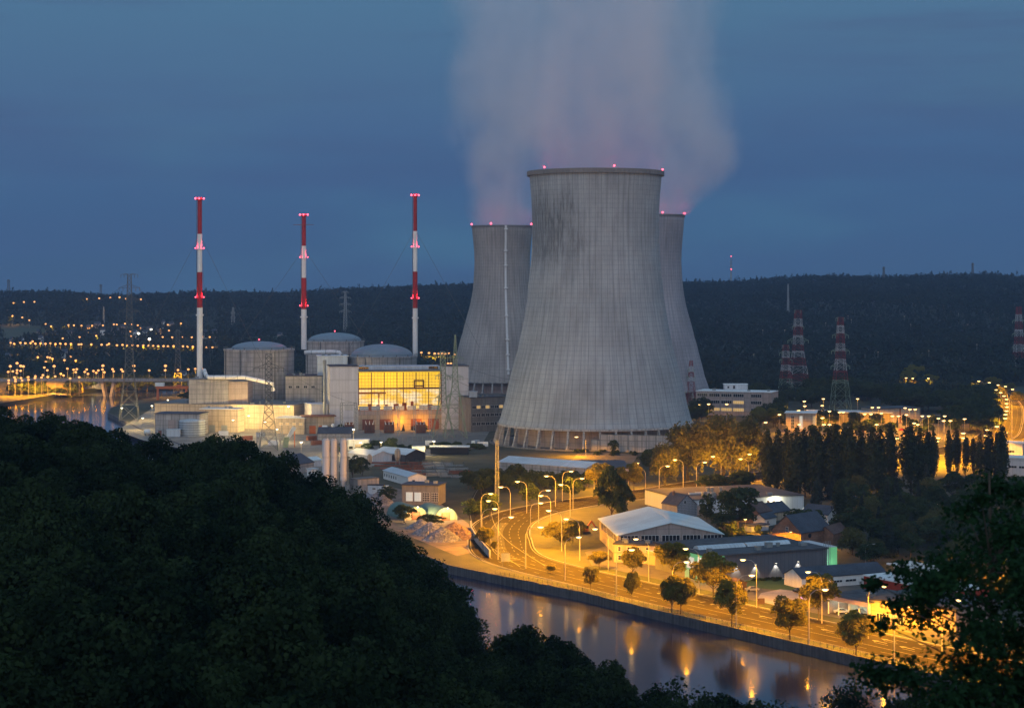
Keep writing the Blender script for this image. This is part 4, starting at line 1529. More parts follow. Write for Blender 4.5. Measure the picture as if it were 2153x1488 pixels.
lattice('radio_mast', 'pale lattice mast beside the road bend below the big cooling tower', 1045, 1062, 926, 8, 6, [], None, 'steel', .10, None, 'mast')

# wires between the green pylons and the distant lines
def wire(label, a, b, sag, r=.09):
    a, b = Vector(a), Vector(b)
    P = [a.lerp(b, i / 14) - Vector((0, 0, sag * 4 * (i / 14) * (1 - i / 14))) for i in range(15)]
    mb = MB()
    mb.tube([p - a for p in P], r, 5)
    return tag(mb.build('power_cable', M['steel_dark'], None, tuple(a)), label, 'cable', 'thin power cables between the pylons')


for px0, Y0, z0, px1, Y1, z1, sg in ((250, 1301, PZ(607, 1301), 12, 1500, PZ(690, 1500), 8), (294, 1301, PZ(607, 1301), 420, 1600, PZ(780, 1600), 10), (294, 1301, PZ(657, 1301), 470, 1560, PZ(800, 1560), 10),
                                     (597, 1070, PZ(775, 1070), 760, 1160, PZ(850, 1160), 3), (535, 1070, PZ(775, 1070), 400, 1250, PZ(800, 1250), 4), (945, 1160, PZ(752, 1160), 1130, 1040, PZ(800, 1040), 4), (945, 1160, PZ(792, 1160), 1140, 1040, PZ(840, 1040), 4)):
    wire('thin dark power cable slung between pylons', (PX(px0, Y0), Y0, z0), (PX(px1, Y1), Y1, z1), sg)

# switchyard before the hall
def gantry(label, pxs, yb, yt):
    X, Y = G(pxs[0], yb)
    t = thing('switchyard_gantry', label, 'gantry', (X, Y, 0))
    h = (yb - yt) * Y / F
    xs = [PX(p, Y) - X for p in pxs]
    for x in xs:
        mb = MB()
        z = 0.0
        while z < h - .5:
            d = min(2.2, h - z)
            for sx in (-.7, .7):
                mb.bar((x + sx, -.7, z), (x + sx, -.7, z + d), .22).bar((x + sx, .7, z), (x + sx, .7, z + d), .22)
            mb.bar((x - .7, -.7, z), (x + .7, -.7, z + d), .16).bar((x + .7, -.7, z), (x - .7, -.7, z + d), .16)
            z += d
        mb.bar((x, 0, h), (x, 0, h + 6), .25, .06)
        mb.build('gantry_leg', M['steel'], t)
    mb = MB()
    for z in (h - 1.6, h):
        mb.bar((xs[0], -.6, z), (xs[-1], -.6, z), .22).bar((xs[0], .6, z), (xs[-1], .6, z), .22)
    x = xs[0]
    while x < xs[-1]:
        mb.bar((x, -.6, h - 1.6), (x + 1.6, -.6, h), .15).bar((x + 1.6, -.6, h), (x + 3.2, -.6, h - 1.6), .15)
        x += 3.2
    for x in np.linspace(xs[0] + 2, xs[-1] - 2, 9):
        mb.bar((x, 0, h - 1.6), (x + .4, -.3, h - 5.0), .2)
    mb.build('gantry_beam', M['steel'], t)
    return t


gantry('left switchyard gantry in front of the white wall of the glass hall', (718, 747), 916, 846)
gantry('middle switchyard gantry in front of the lower glass front', (750, 795, 838), 917, 855)
gantry('right switchyard gantry in front of the glass front beside the green pylons', (872, 905, 975), 917, 852)
gantry('tall blue grey switchyard portal beside the slope trees', (543, 592), 958, 905)
for px, lab in ((777, 'rusty transformer below the left glass bays'), (818, 'rusty transformer below the middle glass bays'), (884, 'rusty transformer below the right glass bays'), (735, 'rusty transformer by the lit switchyard corner')):
    X, Y = G(px, 910)
    t = thing('transformer', lab, 'transformer', (X, Y, 0), .1)
    MB().box(-3.2, 3.2, -2, 2, 0.3, 5.2).build('tank_body', M['rust'], t)
    mb = MB()
    for i in range(7):
        mb.box(-3 + i, -2.8 + i, -2.6, -2.0, .8, 4.6)
    mb.build('radiator', M['steel_dark'], t)
    for sx in (-2, 0, 2):
        MB().tube([(sx, 0, 5.2), (sx * 1.3, -.3, 7.6)], [.35, .12], 8).build('bushing', M['white_paint'], t)
    MB().tube([(-3, .8, 6.0), (3, .8, 6.0)], .7, 10).build('expansion_tank', M['rust'], t)
X0, Y0 = G(740, 934)
X1, Y1 = G(990, 928)
fe = thing('security_fence', 'tall mesh fence along the front of the switchyard', 'fence', (X0, Y0, 0), math.atan2(Y1 - Y0, X1 - X0))
Lf = math.hypot(X1 - X0, Y1 - Y0)
mb = MB()
for x in np.arange(0, Lf, 3.0):
    mb.bar((x, 0, 0), (x, 0, 4.2), .13)
for z in (.4, 2.2, 4.1):
    mb.bar((0, 0, z), (Lf, 0, z), .09)
mb.build('fence_frame', M['steel'], fe)

# orange gantry crane on the quay
Xc, Yc = G(362, 841)
gc = thing('gantry_crane', 'orange gantry crane on the river quay behind the tan gate hall', 'crane', (Xc, Yc, 0))
w = 30 * Yc / F
hz = (841 - 817) * Yc / F
for sx in (-w, w):
    MB().bar((sx, -2.5, 0), (sx, -1.2, hz), 1.1).bar((sx, 2.5, 0), (sx, 1.2, hz), 1.1).build('leg', M['orange_paint'], gc)
MB().box(-w - 1.5, w + 1.5, -1.2, 1.2, hz, hz + 2.0).build('girder', M['orange_paint'], gc)
MB().box(-w - 2, -w + 5, -2, 2, hz + 2.02, hz + 4.8).build('crane_cab', M['white_paint'], gc)
MB().box(4, 7, -1.6, 1.6, hz + 2.02, hz + 3.2).build('trolley', M['orange_paint'], gc)

# river barge
Xb, Yb = G(322, 806, -2.5)
bg = thing('river_barge', 'pale barge lying on the far river just below the bridge', 'barge', (Xb, Yb, -2.5), .05)
MB().add([(-7.5, -2.6, .2), (6.5, -2.6, .2), (8.5, 0, .4), (6.5, 2.6, .2), (-7.5, 2.6, .2), (-7.8, -2.9, 2.2), (6.8, -2.9, 2.2), (9.6, 0, 2.8), (6.8, 2.9, 2.2), (-7.8, 2.9, 2.2)],
         [(0, 1, 6, 5), (1, 2, 7, 6), (2, 3, 8, 7), (3, 4, 9, 8), (4, 0, 5, 9), (5, 6, 7, 8, 9), (4, 3, 2, 1, 0)]).build('hull', M['white_paint'], bg)
MB().box(-6.5, 1.5, -2, 2, 2.2, 4.6).build('deck_house', M['white_paint'], bg)
MB().box(-6.2, 1.2, -2.1, -1.9, 3.2, 4.1).build('window_strip', M['glass_dark'], bg)
MB().box(-6, -3, -1.4, 1.4, 4.62, 6.6).build('wheelhouse', M['white_paint'], bg)

# bridge
Y0 = 1604.0
br = thing('road_bridge', 'long concrete road bridge crossing the far river in orange light', 'bridge', (0, Y0, 0))
xa, xb = PX(-60, Y0), PX(470, Y0)
zd = PZ(797, Y0)
MB().box(xa, xb, -6, 6, zd - 1.8, zd).build('deck', M['pink_wall'], br)
MB().box(xa, xb, -6.25, -5.95, zd - .6, zd + 1.1).build('parapet', M['concrete'], br)
for px in (228, 410, 90):
    x = PX(px, Y0)
    mb = MB()
    for sx in (-1, 1):
        mb.add([(x + sx * 2 - 1, -4, -5), (x + sx * 2 + 1, -4, -5), (x + sx * 5 + 1.2, -4, zd - 1.7), (x + sx * 5 - 1.2, -4, zd - 1.7), (x + sx * 2 - 1, 4, -5), (x + sx * 2 + 1, 4, -5), (x + sx * 5 + 1.2, 4, zd - 1.7), (x + sx * 5 - 1.2, 4, zd - 1.7)],
               [(0, 1, 2, 3), (7, 6, 5, 4), (0, 4, 5, 1), (1, 5, 6, 2), (2, 6, 7, 3), (3, 7, 4, 0)])
    mb.build('bridge_pier', M['concrete'], br)
em = MB().prism_x([(-14, 0), (14, 0), (6.5, zd - 1.9), (-6.5, zd - 1.9)], PX(-80, Y0), PX(168, Y0)).build('embankment', M['bank_earth'], None, (0, Y0, 0))
tag(em, kind='structure')
# ------------------------------------------------------------------ right bank: halls, houses, shops
GD = M['glass_dark']
building('admin_building', 'three storey pale office building with window bands, beside the half hidden tower', 'office block', (1463, 872), (1622, 876), 22, 17.0, M['pink_wall'], M['white_paint'], over=.15,
         wins=[('f', 1.0 + i * 8.7 + (4 if i > 3 else 0), z, 7.6, 2.3, M['win_lit'] if (z < 8 and i < 3) or (i == 3 and z < 12) else GD, (5, 1)) for i in range(5) for z in (3.2, 8.4, 13.2)])
building('roof_house', 'white plant room on the roof of the pale office building', 'plant room', None, None, 8, 3.8, M['white_clad'], M['white_paint'], pre=((PX(1526, 1350), 1358, 17.25), .0, 16.5),
         wins=[('f', 2, 1, 1.4, 1.5, GD), ('f', 6, .6, 1.6, 2.4, GD)])
building('entrance_hall', 'tan ribbed hall with tall lit windows behind the poplar tops', 'hall', (1652, 907), (1714, 908), 16, 11.8, M['tan_wall'], M['white_paint'], over=.8,
         wins=[('f', x, 2, 1.9, 8, m_, (2, 4)) for x, m_ in ((3.4, GD), (8.6, M['win_white']), (17, M['win_lit']))])
building('wide_hall', 'long low hall with a wide pale roof behind the parking lamps', 'hall', (1700, 888), (1872, 890), 20, 7.0, M['low_wall'], M['roof_pale'], over=1.5)
building('ribbed_hall', 'yellow lit ribbed hall with violet roof at the parking yard end', 'hall', (1850, 890), (1935, 887), 22, 9.6, M['tan_wall'], M['roof_dark'], over=.4, doors=[('f', 15.5, 0, 1.2, 9.8, M['rust'])])
building('bus_shelter', 'small white glazed shelter on the lit parking yard', 'shelter', (1778, 900), (1790, 900), 2.5, 2.8, M['white_paint'], M['roof_pale'], wins=[('f', .3, .8, 2.6, 1.4, M['win_white'], (3, 1))])
for i, (a, b, h_, lab) in enumerate((((2112, 1000), (2190, 1004), 9, 'white building with a strip window at the right picture edge'), ((2090, 965), (2150, 968), 9, 'white flat block above the strip window building'))):
    building('white_block', lab, 'building', a, b, 12, h_, M['white_clad'], M['white_paint'], wins=[('f', 2 + k * 5, 4, 4, 1.2, GD, (3, 1)) for k in range(2)])
ware = building('warehouse', 'long warehouse with dark flat roof and bluish end wall, behind the shingled house', 'warehouse', (1442, 1084), (1690, 1073), 42, 6.4, M['pale_blue_clad'], M['roof_dark'], over=.3,
                doors=[('f', 5, 0, 4, 4, M['pink_wall'])])
for x, y in ((9, 16), (13, 18), (30, 14), (36, 24)):
    MB().box(x, x + 6, y, y + 1.6, 6.64, 7.1).build('skylight', M['roof_pale'], ware)
for x in (19, 21, 25):
    MB().lathe([(.7, 0), (.7, 1.8), (.9, 1.8), (.9, 2.2)], 10, True).build('roof_vent', M['steel'], ware, (x, 20, 6.6))
lamp_obj(point('wall_light', 3500, (1, .85, .5), .2), ware, (40, -1.2, 5.2))
MB().box(39.8, 40.3, -.5, -.05, 5.0, 5.4).build('wall_lamp', M['bulb_white'], ware)
sh = mat('diamond_shingle', (.26, .27, .30), .8, .1, .5)
t_ = NT(sh.node_tree)
ps = t_.n('ShaderNodeTexCoord').outputs['Object']
ck = t_.n('ShaderNodeTexChecker', {'Vector': t_.n('ShaderNodeMapping', {'Vector': ps, 'Rotation': (0, R(45), 0)}).outputs[0], 'Scale': 2.2, 'Color1': (.34, .35, .38, 1), 'Color2': (.13, .14, .16, 1)})
t_.t.links.new(ck.outputs[0], sh.node_tree.nodes['Principled BSDF'].inputs['Base Color'])
building('shingled_house', 'tall gabled house clad in diamond shingles with one attic opening', 'house', (1424, 1109), (1465, 1106), 11, 8.4, sh, M['roof_slate'], 'gy', 3.9, .25,
         wins=[('f', 3.0, 9.0, 1.0, 1.3, GD), ('l', 2, 3.5, .9, 1.8, GD, (1, 2)), ('l', 5, 3.5, .9, 1.8, GD, (1, 2))], chim=[(3.6, 8, 11.6, 1.6)])
building('lean_to', 'low slate roofed outbuilding left of the shingled house', 'outbuilding', (1395, 1118), (1423, 1110), 7, 2.6, M['brown_brick'], M['roof_slate'], 'gx', 1.6)
building('brick_house', 'dark brick house with red tiles beyond the big garden tree', 'house', (1594, 1101), (1622, 1096), 9, 4.4, M['brown_brick'], M['roof_brown'], 'gx', 3.2, wins=[('f', 1.4, 1.8, 1, 1.4, GD)], chim=[(1, 4.5, 7.2, 1.3)])
building('slate_house', 'low slate roofed house between the brick house and the warehouse wall', 'house', (1622, 1096), (1662, 1090), 9, 3.4, M['tan_wall'], M['roof_slate'], 'gx', 3.2, chim=[(4, 4.5, 6, 1.5), (7.5, 4.5, 6, 1.2)])
building('garden_house', 'small white rendered house with dark door below the slate roofs', 'house', (1608, 1107), (1632, 1102), 5, 3.0, M['white_paint'], M['roof_slate'], 'gx', 1.6, doors=[('f', 2, 0, .9, 2, M['wood'])])
building('garden_shed', 'grey garden shed in front of the small white house', 'shed', (1580, 1118), (1616, 1114), 4, 2.3, M['pale_blue_clad'], M['roof_slate'], 'flat', doors=[('f', 3.6, 0, .9, 1.9, M['wood'])])
building('villa', 'white gabled house with slate roof among the dark garden trees', 'house', (1741, 1104), (1766, 1100), 12, 4.2, M['white_paint'], M['roof_slate'], 'gy', 2.8, .5, wins=[('f', 1.6, 1.6, 1.2, 1.2, GD)])
building('far_house', 'dark slate roof half hidden behind the white gabled house', 'house', (1780, 1082), (1822, 1079), 9, 3.6, M['brown_brick'], M['roof_slate'], 'gx', 3)
building('tile_house', 'pale gabled house low among the trees at the right', 'house', (2030, 1098), (2060, 1100), 9, 4, M['pink_wall'], M['roof_slate'], 'gy', 2.6)
brick = M['brown_brick']
building('barn', 'brick barn with a big dark slate roof and round wall opening', 'barn', (1684, 1152), (1747, 1142), 13, 5.4, brick, M['roof_slate'], 'gx', 5.6, .35,
         wins=[('l', 5.6, 5.0, 1.1, 2.0, GD, (1, 2))])
MB().lathe([(.8, -.05), (.8, .1), (.05, .1)], 14).build('round_opening', GD, bpy.data.objects['barn'], (5.0, -.05, 4.0)).rotation_euler = (R(90), 0, 0)
building('old_shed', 'old brick gable standing right of the barn under the willow', 'shed', (1752, 1146), (1782, 1136), 6, 4.0, brick, M['roof_brown'], 'gx', 2.4)
hall = building('industrial_hall', 'broad hall with a pale blue low gabled roof and window strip', 'industrial hall', (1300, 1172), (1519, 1169), 46, 7.6, M['pink_wall'], M['roof_blue'], 'gy', 4.1, .6,
                wins=[('f', .6 + i * 7.25, 5.0, 6.3, 2.6, GD, (5, 1)) for i in range(5)] + [('l', 3 + i * 8.2, 4.6, 7.0, 2.5, GD, (5, 1)) for i in range(5)])
MB().box(-.02, bpy.data.objects['industrial_hall']['L'] + .04, -.12, -.02, 0, 3.2).build('brick_base', M['concrete'], hall)
building('office_wing', 'cream two storey office wing in front of the pale blue roofed hall', 'office block', (1290, 1182), (1382, 1186), 9, 6.3, M['tan_wall'], M['roof_dark'], over=.25,
         wins=[('f', 1.5 + i * 3.2, z, 1.1, 1.5, GD, (1, 2)) for i in range(4) for z in (1.0, 4.0)])
building('gatehouse', 'small cream gatehouse with one barred window beside the hall', 'gatehouse', (1384, 1190), (1420, 1186), 6, 4.6, M['tan_wall'], M['roof_pale'], over=.2, wins=[('f', 1.6, 1.6, 1.0, 1.8, GD, (2, 3))])
# supermarket
loc, rz, L = frame((1487, 1226), (1738, 1207))
sm = thing('supermarket', 'grey clad shop hall with glowing green corner panels and two roof lights', 'shop', loc, rz)
D, h = 34.0, 8.6
MB().box(0, L, 0, D, -.2, h).build('wall', M['grey_clad'], sm)
MB().box(-.6, L + .3, -.9, D + .3, h - .2, h + .25).build('roof', M['roof_dark'], sm)
for i, (a, b) in enumerate(((3.5, 21), (21.6, 38))):
    mb = MB()
    n_ = 9
    for k in range(n_):
        x0, x1 = a + (b - a) * k / n_, a + (b - a) * (k + .96) / n_
        mb.prism_x([(11, h + .3), (15, h + .3), (14.2, h + 1.1), (13, h + 1.4), (11.8, h + 1.1)], x0, x1)
    mb.build('skylight', M['roof_pale'], sm)
MB().box(.02, 6.2, -.12, .02, 3.4, h - .3).build('lit_panel', M['win_green'], sm)['label'] = 'glowing green front panel'
MB().box(-.12, .02, .02, 14, 0, h - .3).build('lit_panel', M['win_green'], sm)['label'] = 'glowing green side panel'
MB().box(-.24, -.13, 1.0, 5.6, 4.2, 7.6).build('sign_board', M['panel_white'], sm)['label'] = 'white lit sign board'
MB().box(-.24, -.13, 8, 12.5, 3.4, 7.0).build('shop_window', M['win_white'], sm)
MB().box(-.24, -.13, 7.0, 11, .1, 3.0).build('glass_door', GD, sm)
wedge = point('wall_wash', 1500, (1.0, .93, .72), .12, 74)
for x in (10.5, 17.5, 25.2, 33.5):
    MB().box(x - .25, x + .25, -.55, -.02, 4.9, 5.15).build('wall_lamp', M['steel'], sm)
    MB().box(x - .2, x + .2, -.5, -.1, 4.82, 4.89).build('lamp_glass', M['bulb_white'], sm)
    lamp_obj(wedge, sm, (x, -.55, 4.75), (R(8), 0, 0))
for x in range(5):
    MB().bar((L - 1.4 + x * .6, -.5, 0), (L - 1.4 + x * .6, -.5, h + 2.2), .12).build('mast_rod', M['steel'], sm)
MB().box(L + .5, L + 6.6, 4, 20, 0, h - .4).build('side_wing', M['white_clad'], sm)
MB().box(L + 3.6, L + 6.65, 3.85, 3.98, .2, h - .6).build('lit_panel', M['win_green'], sm)['label'] = 'glowing green panel at the far end'
lamp_obj(point('green_glow', 700, (.3, 1, .45), .6), sm, (-1.8, 3, 4))
lamp_obj(point('green_glow', 500, (.3, 1, .45), .6), sm, (L + 5, 1.5, 3))
building('white_long_house', 'white long house with grey roof and a plain white gable towards the lawn', 'house', (1686, 1238), (1862, 1224), 10, 3.3, M['white_paint'], M['roof_slate'], 'gx', 2.4, .3,
         wins=[('f', 1.7, 1.4, 1.0, .8, GD), ('f', 11.6, 1.2, 3.2, .8, GD, (3, 1)), ('f', 16, 1.2, 4.0, .8, GD, (3, 1))], doors=[('f', 4, 0, 1.0, 2.2, M['wood'])])
building('garden_kiosk', 'small dark brown shed beside the lawn', 'shed', (1542, 1243), (1570, 1241), 3.5, 2.4, M['wood'], M['roof_brown'], 'gy', 1.0, wins=[('f', 2.4, .9, .8, .7, GD)])
rb_ = building('red_building', 'dark red walled shop with white roof terrace behind the showroom', 'shop', (1816, 1246), (1990, 1284), 17, 5.4, M['red_wall'], M['white_paint'], over=.15)
up = thing('roof_pavilion', 'white pavilion with an open slatted roof on top of the red walled shop', 'pavilion', (*G(1862, 1256), 5.65), bpy.data.objects['red_building'].rotation_euler.z)
MB().box(8.0, 16, 3, 10, 0, 3.8).build('wall', M['white_clad'], up)
mb = MB()
for x in (0.2, 2.6, 5.0, 7.4):
    mb.box(x, x + .3, 3, 3.3, 0, 4.0)
mb.build('canopy_post', M['white_paint'], up)
mb = MB()
mb.box(-1.5, 17, 1.6, 2.4, 4.0, 4.5)
for i in range(9):
    mb.box(-1.2 + i * 2.2, -.7 + i * 2.2, 2.4, 10.5, 4.05, 4.4)
mb.box(-1.5, 17, 10.5, 10.9, 4.0, 4.5)
mb.build('slatted_roof', M['white_paint'], up)
# car showroom
loc, rz, L = frame((1742, 1289), (1828, 1307))
cs_ = thing('car_showroom', 'flat roofed car showroom with bright glass front full of cars', 'showroom', loc, rz)
h, D = 5.4, 20.0
MB().box(0, L, D - .3, D, -.2, h).build('rear_wall', M['white_clad'], cs_)
MB().box(-.3, 0, 0, D, -.2, h).build('end_wall', M['pink_wall'], cs_)
MB().box(.02, L - .02, .4, D - .4, .02, .12).build('showroom_floor', M['paving'], cs_)
MB().box(-.8, L + .8, -1.2, D, h - .1, h + .25).build('roof', M['roof_dark'], cs_)
MB().box(-.8, L + .8, -1.3, -.9, h - 1.1, h + .1).build('fascia', mat('violet_fascia', (.50, .40, .48), .6, .1, .5), cs_)  # fascia in one even pale violet colour
for i in range(5):
    MB().box(L * i / 4 - .1, L * i / 4 + .1, -.1, .1, 0, h - .2).build('window_post', M['white_paint'], cs_)
MB().box(.02, L - .02, .15, .2, .05, h - .2).build('shop_glass', glass, cs_)
MB().box(.05, L - .05, 8.0, 8.1, .2, h - .3).build('lit_back_panel', mat('showroom_back', (.7, .7, .62), .6, .2, .6), cs_)
for i in range(3):
    MB().box(1 + i * 4, 3.6 + i * 4, 3.8, 4.1, h - .35, h - .25).build('ceiling_lamp', M['bulb_white'], cs_)
    lamp_obj(point('shop_light', 620, (.92, 1.0, .82), .3), cs_, (2.3 + i * 4, 3.4, h - .8))
building('showroom_wing', 'cream wing of the showroom with a glass entrance, behind the blurred maple', 'shop', (1830, 1306), (2010, 1330), 22, 6.4, M['pink_wall'], M['roof_dark'], over=.5,
         wins=[('f', 2.0 + i * 2.2, .1, 1.8, 2.6, M['win_lit'] if i == 2 else GD, (2, 1)) for i in range(4)])
lamp_obj(L_YARD, bpy.data.objects['showroom_wing'], (8, -7, 7))


# cars
def car_proto(paint):
    t = thing('parked_car', 'car', 'car')
    prof = [(-2.1, .35), (-2.15, .75), (-1.95, .92), (-1.1, 1.0), (-.55, 1.42), (.75, 1.45), (1.45, 1.02), (2.05, .9), (2.15, .6), (2.1, .35)]
    MB().prism(prof, -.82, .82).build('body', paint, t)
    MB().prism([(-1.02, 1.0), (-.55, 1.38), (.72, 1.41), (1.32, 1.0)], -.835, .835).build('side_glass', GD, t)
    for x in (-1.3, 1.32):
        for y in (-.74, .74):
            MB().tube([(x, y - .11, .32), (x, y + .11, .32)], .32, 12).build('wheel', M['rubber'], t)
    return t


CARS = {}


def car(c, px, py, rz, label, X=None, z=0.0):
    x, y = X or G(px, py)
    if c not in CARS:
        CARS[c] = car_proto(M['car_' + c])
        o = CARS[c]
        o.location = (x, y, z)
        o.rotation_euler = (0, 0, rz)
        tag(o, label)
    else:
        dup(CARS[c], (x, y, z), rz, label)


car('silver', 1581, 1242, .25, 'silver car parked by the brown shed at the lawn')
car('black', 1682, 1245, .3, 'black car parked at the gravel lot edge near the white gable')
Rz = Matrix.Rotation(rz, 3, 'Z')
for i, (c, x, y) in enumerate((('white', 2.4, 2.6), ('white', 7.4, 2.4), ('silver', 11.6, 3.0), ('silver', 6.0, 6.2))):
    p = Vector(loc) + Rz @ Vector((x, y, 0))
    car(c, 0, 0, rz + 1.0 - .3 * i, ('white car at the left end of the lit showroom', 'white car in the middle of the lit showroom', 'silver car at the corner of the lit showroom', 'silver car at the back of the lit showroom')[i], (p.x, p.y), .14)
for i, px in enumerate((1692, 1702, 1713, 1724)):
    car(('white', 'silver', 'black', 'silver')[i], px, 1074 - i, 1.3, ('white', 'silver', 'black', 'grey')[i] + ' car in the row beside the bluish warehouse end' + (' nearest the trees' if i == 3 else ''))
for i, (px, py) in enumerate(((1796, 905), (1812, 906), (1826, 905), (1842, 905), (1880, 906), (1896, 905), (1935, 903))):
    car(('white', 'red', 'silver', 'black')[i % 4], px, py, .1, 'car parked on the lit station yard behind the poplars')
for o in bpy.data.objects:
    if o.get('label') == 'car parked on the lit station yard behind the poplars':
        o['group'] = 'cars on the lit station yard'
# sign totem, notice board, traffic sign, excavator
X, Y = G(1685, 1288)
tt = thing('sign_totem', 'slim violet lit sign totem at the showroom drive', 'sign', (X, Y, 0))
MB().box(-.55, .55, -.2, .2, 0, 5.2).build('sign_body', M['steel_dark'], tt)
for z in (.4, 2.1, 3.8):
    MB().box(-.45, .45, -.27, -.19, z, z + 1.4).build('lit_face', M['neon'], tt)
X, Y = G(1600, 1276)
nb_ = thing('notice_board', 'dark notice board on two posts beside the road', 'sign', (X, Y, 0), .2)
MB().box(-1.1, 1.1, -.08, .08, .9, 2.6).build('board_panel', M['wood'], nb_)
MB().box(-1.0, -.85, -.06, .06, 0, .9).build('post', M['wood'], nb_)
MB().box(.85, 1.0, -.06, .06, 0, .9).build('post', M['wood'], nb_)
X, Y = G(1063, 1190)
bb_ = thing('gantry_sign', 'back of a road direction sign on two posts at the river bend', 'sign', (X, Y, 0), .1)
MB().box(-1.5, 1.5, -.06, .06, 1.6, 4.4).build('sign_panel', M['steel'], bb_)
for x in (-.9, .9):
    MB().box(x - .08, x + .08, .07, .22, 0, 4.3).build('post', M['steel_dark'], bb_)
X, Y = G(1228, 1122)
ex = thing('excavator', 'orange excavator with raised arm parked beside the hall drive', 'excavator', (X, Y, 0), .5)
for y in (-1.2, 1.2):
    MB().prism([(-1.9, .1), (1.9, .1), (2.2, .5), (1.8, .9), (-1.8, .9), (-2.2, .5)], y - .3, y + .3).build('track', M['rubber'], ex)
MB().box(-1.9, 1.2, -1.2, 1.2, 1.0, 2.1).build('body', M['orange_paint'], ex)
MB().box(.0, 1.3, -1.1, .0, 2.1, 3.2).build('cab', GD, ex)
MB().bar((1.0, .3, 1.8), (3.4, .3, 4.6), .55).bar((3.4, .3, 4.6), (5.0, .3, 2.4), .42).build('boom', M['orange_paint'], ex)
MB().prism([(4.5, 2.3), (5.5, 2.4), (5.3, 1.4), (4.4, 1.3)], -.2, .8).build('bucket', M['steel_dark'], ex)

# ------------------------------------------------------------------ yards below the plant
shd = mat('weathered_white', (.45, .47, .50), .6, .15, .5, streak=.5)
building('gabled_shed', 'white gabled shed with pale roof at the timber yard, left of the open one', 'shed', (784, 972), (832, 971), 24, 3.4, shd, M['roof_pale'], 'gy', 2.1, .5, doors=[('f', 6.6, 0, 3.6, 3.0, M['pale_blue_clad'])], pre=(lambda f: (f[0], f[1] + .45, f[2]))(frame((784, 972), (832, 971))))
op = building('open_shed', 'open gabled timber shed with dark walls for its shaded inside beside the white one', 'shed', None, None, 24, 3.6, M['roof_dark'], M['roof_pale'], 'gy', 2.3, .6, pre=(lambda f: (f[0], f[1] + .45, f[2]))(frame((853, 970), (908, 968))))  # dark wall colour stands for the shade inside the open gable
building('site_cabin', 'white site cabin with two small windows on the hedge bank', 'cabin', (866, 952), (893, 952), 5, 3.4, M['white_paint'], M['roof_pale'], over=.1, wins=[('f', 1.2, 1.3, .7, 1.1, M['win_lit']), ('f', 3.0, 1.3, .7, 1.1, M['win_lit'])])
building('rail_shed', 'long low shed with dark glazing under the green pylons', 'shed', (905, 955), (985, 955), 9, 4, GD, M['roof_pale'], over=.6)
building('glass_shed', 'pale green lit low shed behind the white silos', 'shed', (722, 947), (775, 947), 8, 5.8, M['pale_blue_clad'], M['white_paint'], over=.2, wins=[('f', 3, .8, 2.4, 1.8, GD), ('f', 6.4, 1, 4.6, 2.6, M['win_lit'], (4, 1))])
building('blue_roof_hall', 'dark blue roofed hall behind the white silos', 'hall', (668, 930), (738, 930), 14, 5.2, M['concrete'], M['roof_slate'], 'gx', 3.2)
building('slate_hall', 'dark slate roofed shed at the edge of the slope trees', 'shed', (598, 1000), (660, 990), 16, 4.5, M['concrete'], M['roof_slate'], 'gx', 4)
building('white_stall', 'small white block beside the slate roofed shed', 'shed', (655, 1000), (668, 999), 4, 3.2, M['white_paint'], M['roof_pale'])
building('green_tank_house', 'pale green pitched shed left of the white silos', 'shed', (658, 982), (676, 980), 7, 3.4, M['pale_blue_clad'], M['roof_blue'], 'gx', 1.4)
building('long_prefab', 'long white prefab hut with a row of windows', 'hut', (806, 1006), (858, 1021), 9, 4.0, M['white_paint'], M['roof_pale'], 'gx', 1.4, .4,
         wins=[('f', 1.6 + i * 3.2, 1.3, 1.2, 1.5, GD) for i in range(6)] + [('r', 2, 1.2, 1.4, 1.5, GD)])
building('container_office', 'blue grey container office with dark trim and one window', 'container', (773, 1040), (806, 1041), 3, 4.4, M['pale_blue_clad'], M['roof_dark'], over=.1, wins=[('f', 2.2, 2.4, 1.6, .9, GD, (2, 1))])
building('white_kiosk', 'small white kiosk cabin right of the container office', 'kiosk', (806, 1038), (817, 1038), 2.5, 3.4, M['white_paint'], M['white_paint'], over=.05, doors=[('f', .6, 0, .8, 2, M['pale_blue_clad'])])
building('batch_plant', 'grey concrete batching shed behind the container office', 'shed', (752, 1036), (797, 1032), 6, 6, M['concrete'], M['concrete_dark'], over=.1, wins=[('f', 1.2, 2.2, 1, 1.4, GD)])
building('workshop', 'brick workshop with tall gridded windows and a blue grey roof band', 'workshop', (845, 1060), (922, 1062), 12, 8.4, M['concrete_dark'], M['roof_slate'], over=.5,
         wins=[('f', 1.8 + i * 3.7, 1.5, 3.0, 3.8, M['win_white'] if i < 2 else GD, (4, 4)) for i in range(4)])
building('clad_hall', 'long pale roofed hall right of the bend mast, in front of the big tower', 'hall', (1048, 992), (1232, 1006), 18, 5.0, M['concrete'], M['roof_pale'], 'gx', 2.2)
building('flat_hall', 'flat blue grey roofed hall in front of the concrete screen wall', 'hall', (1216, 1004), (1322, 1004), 40, 4.6, M['concrete'], M['roof_slate'], over=.3)
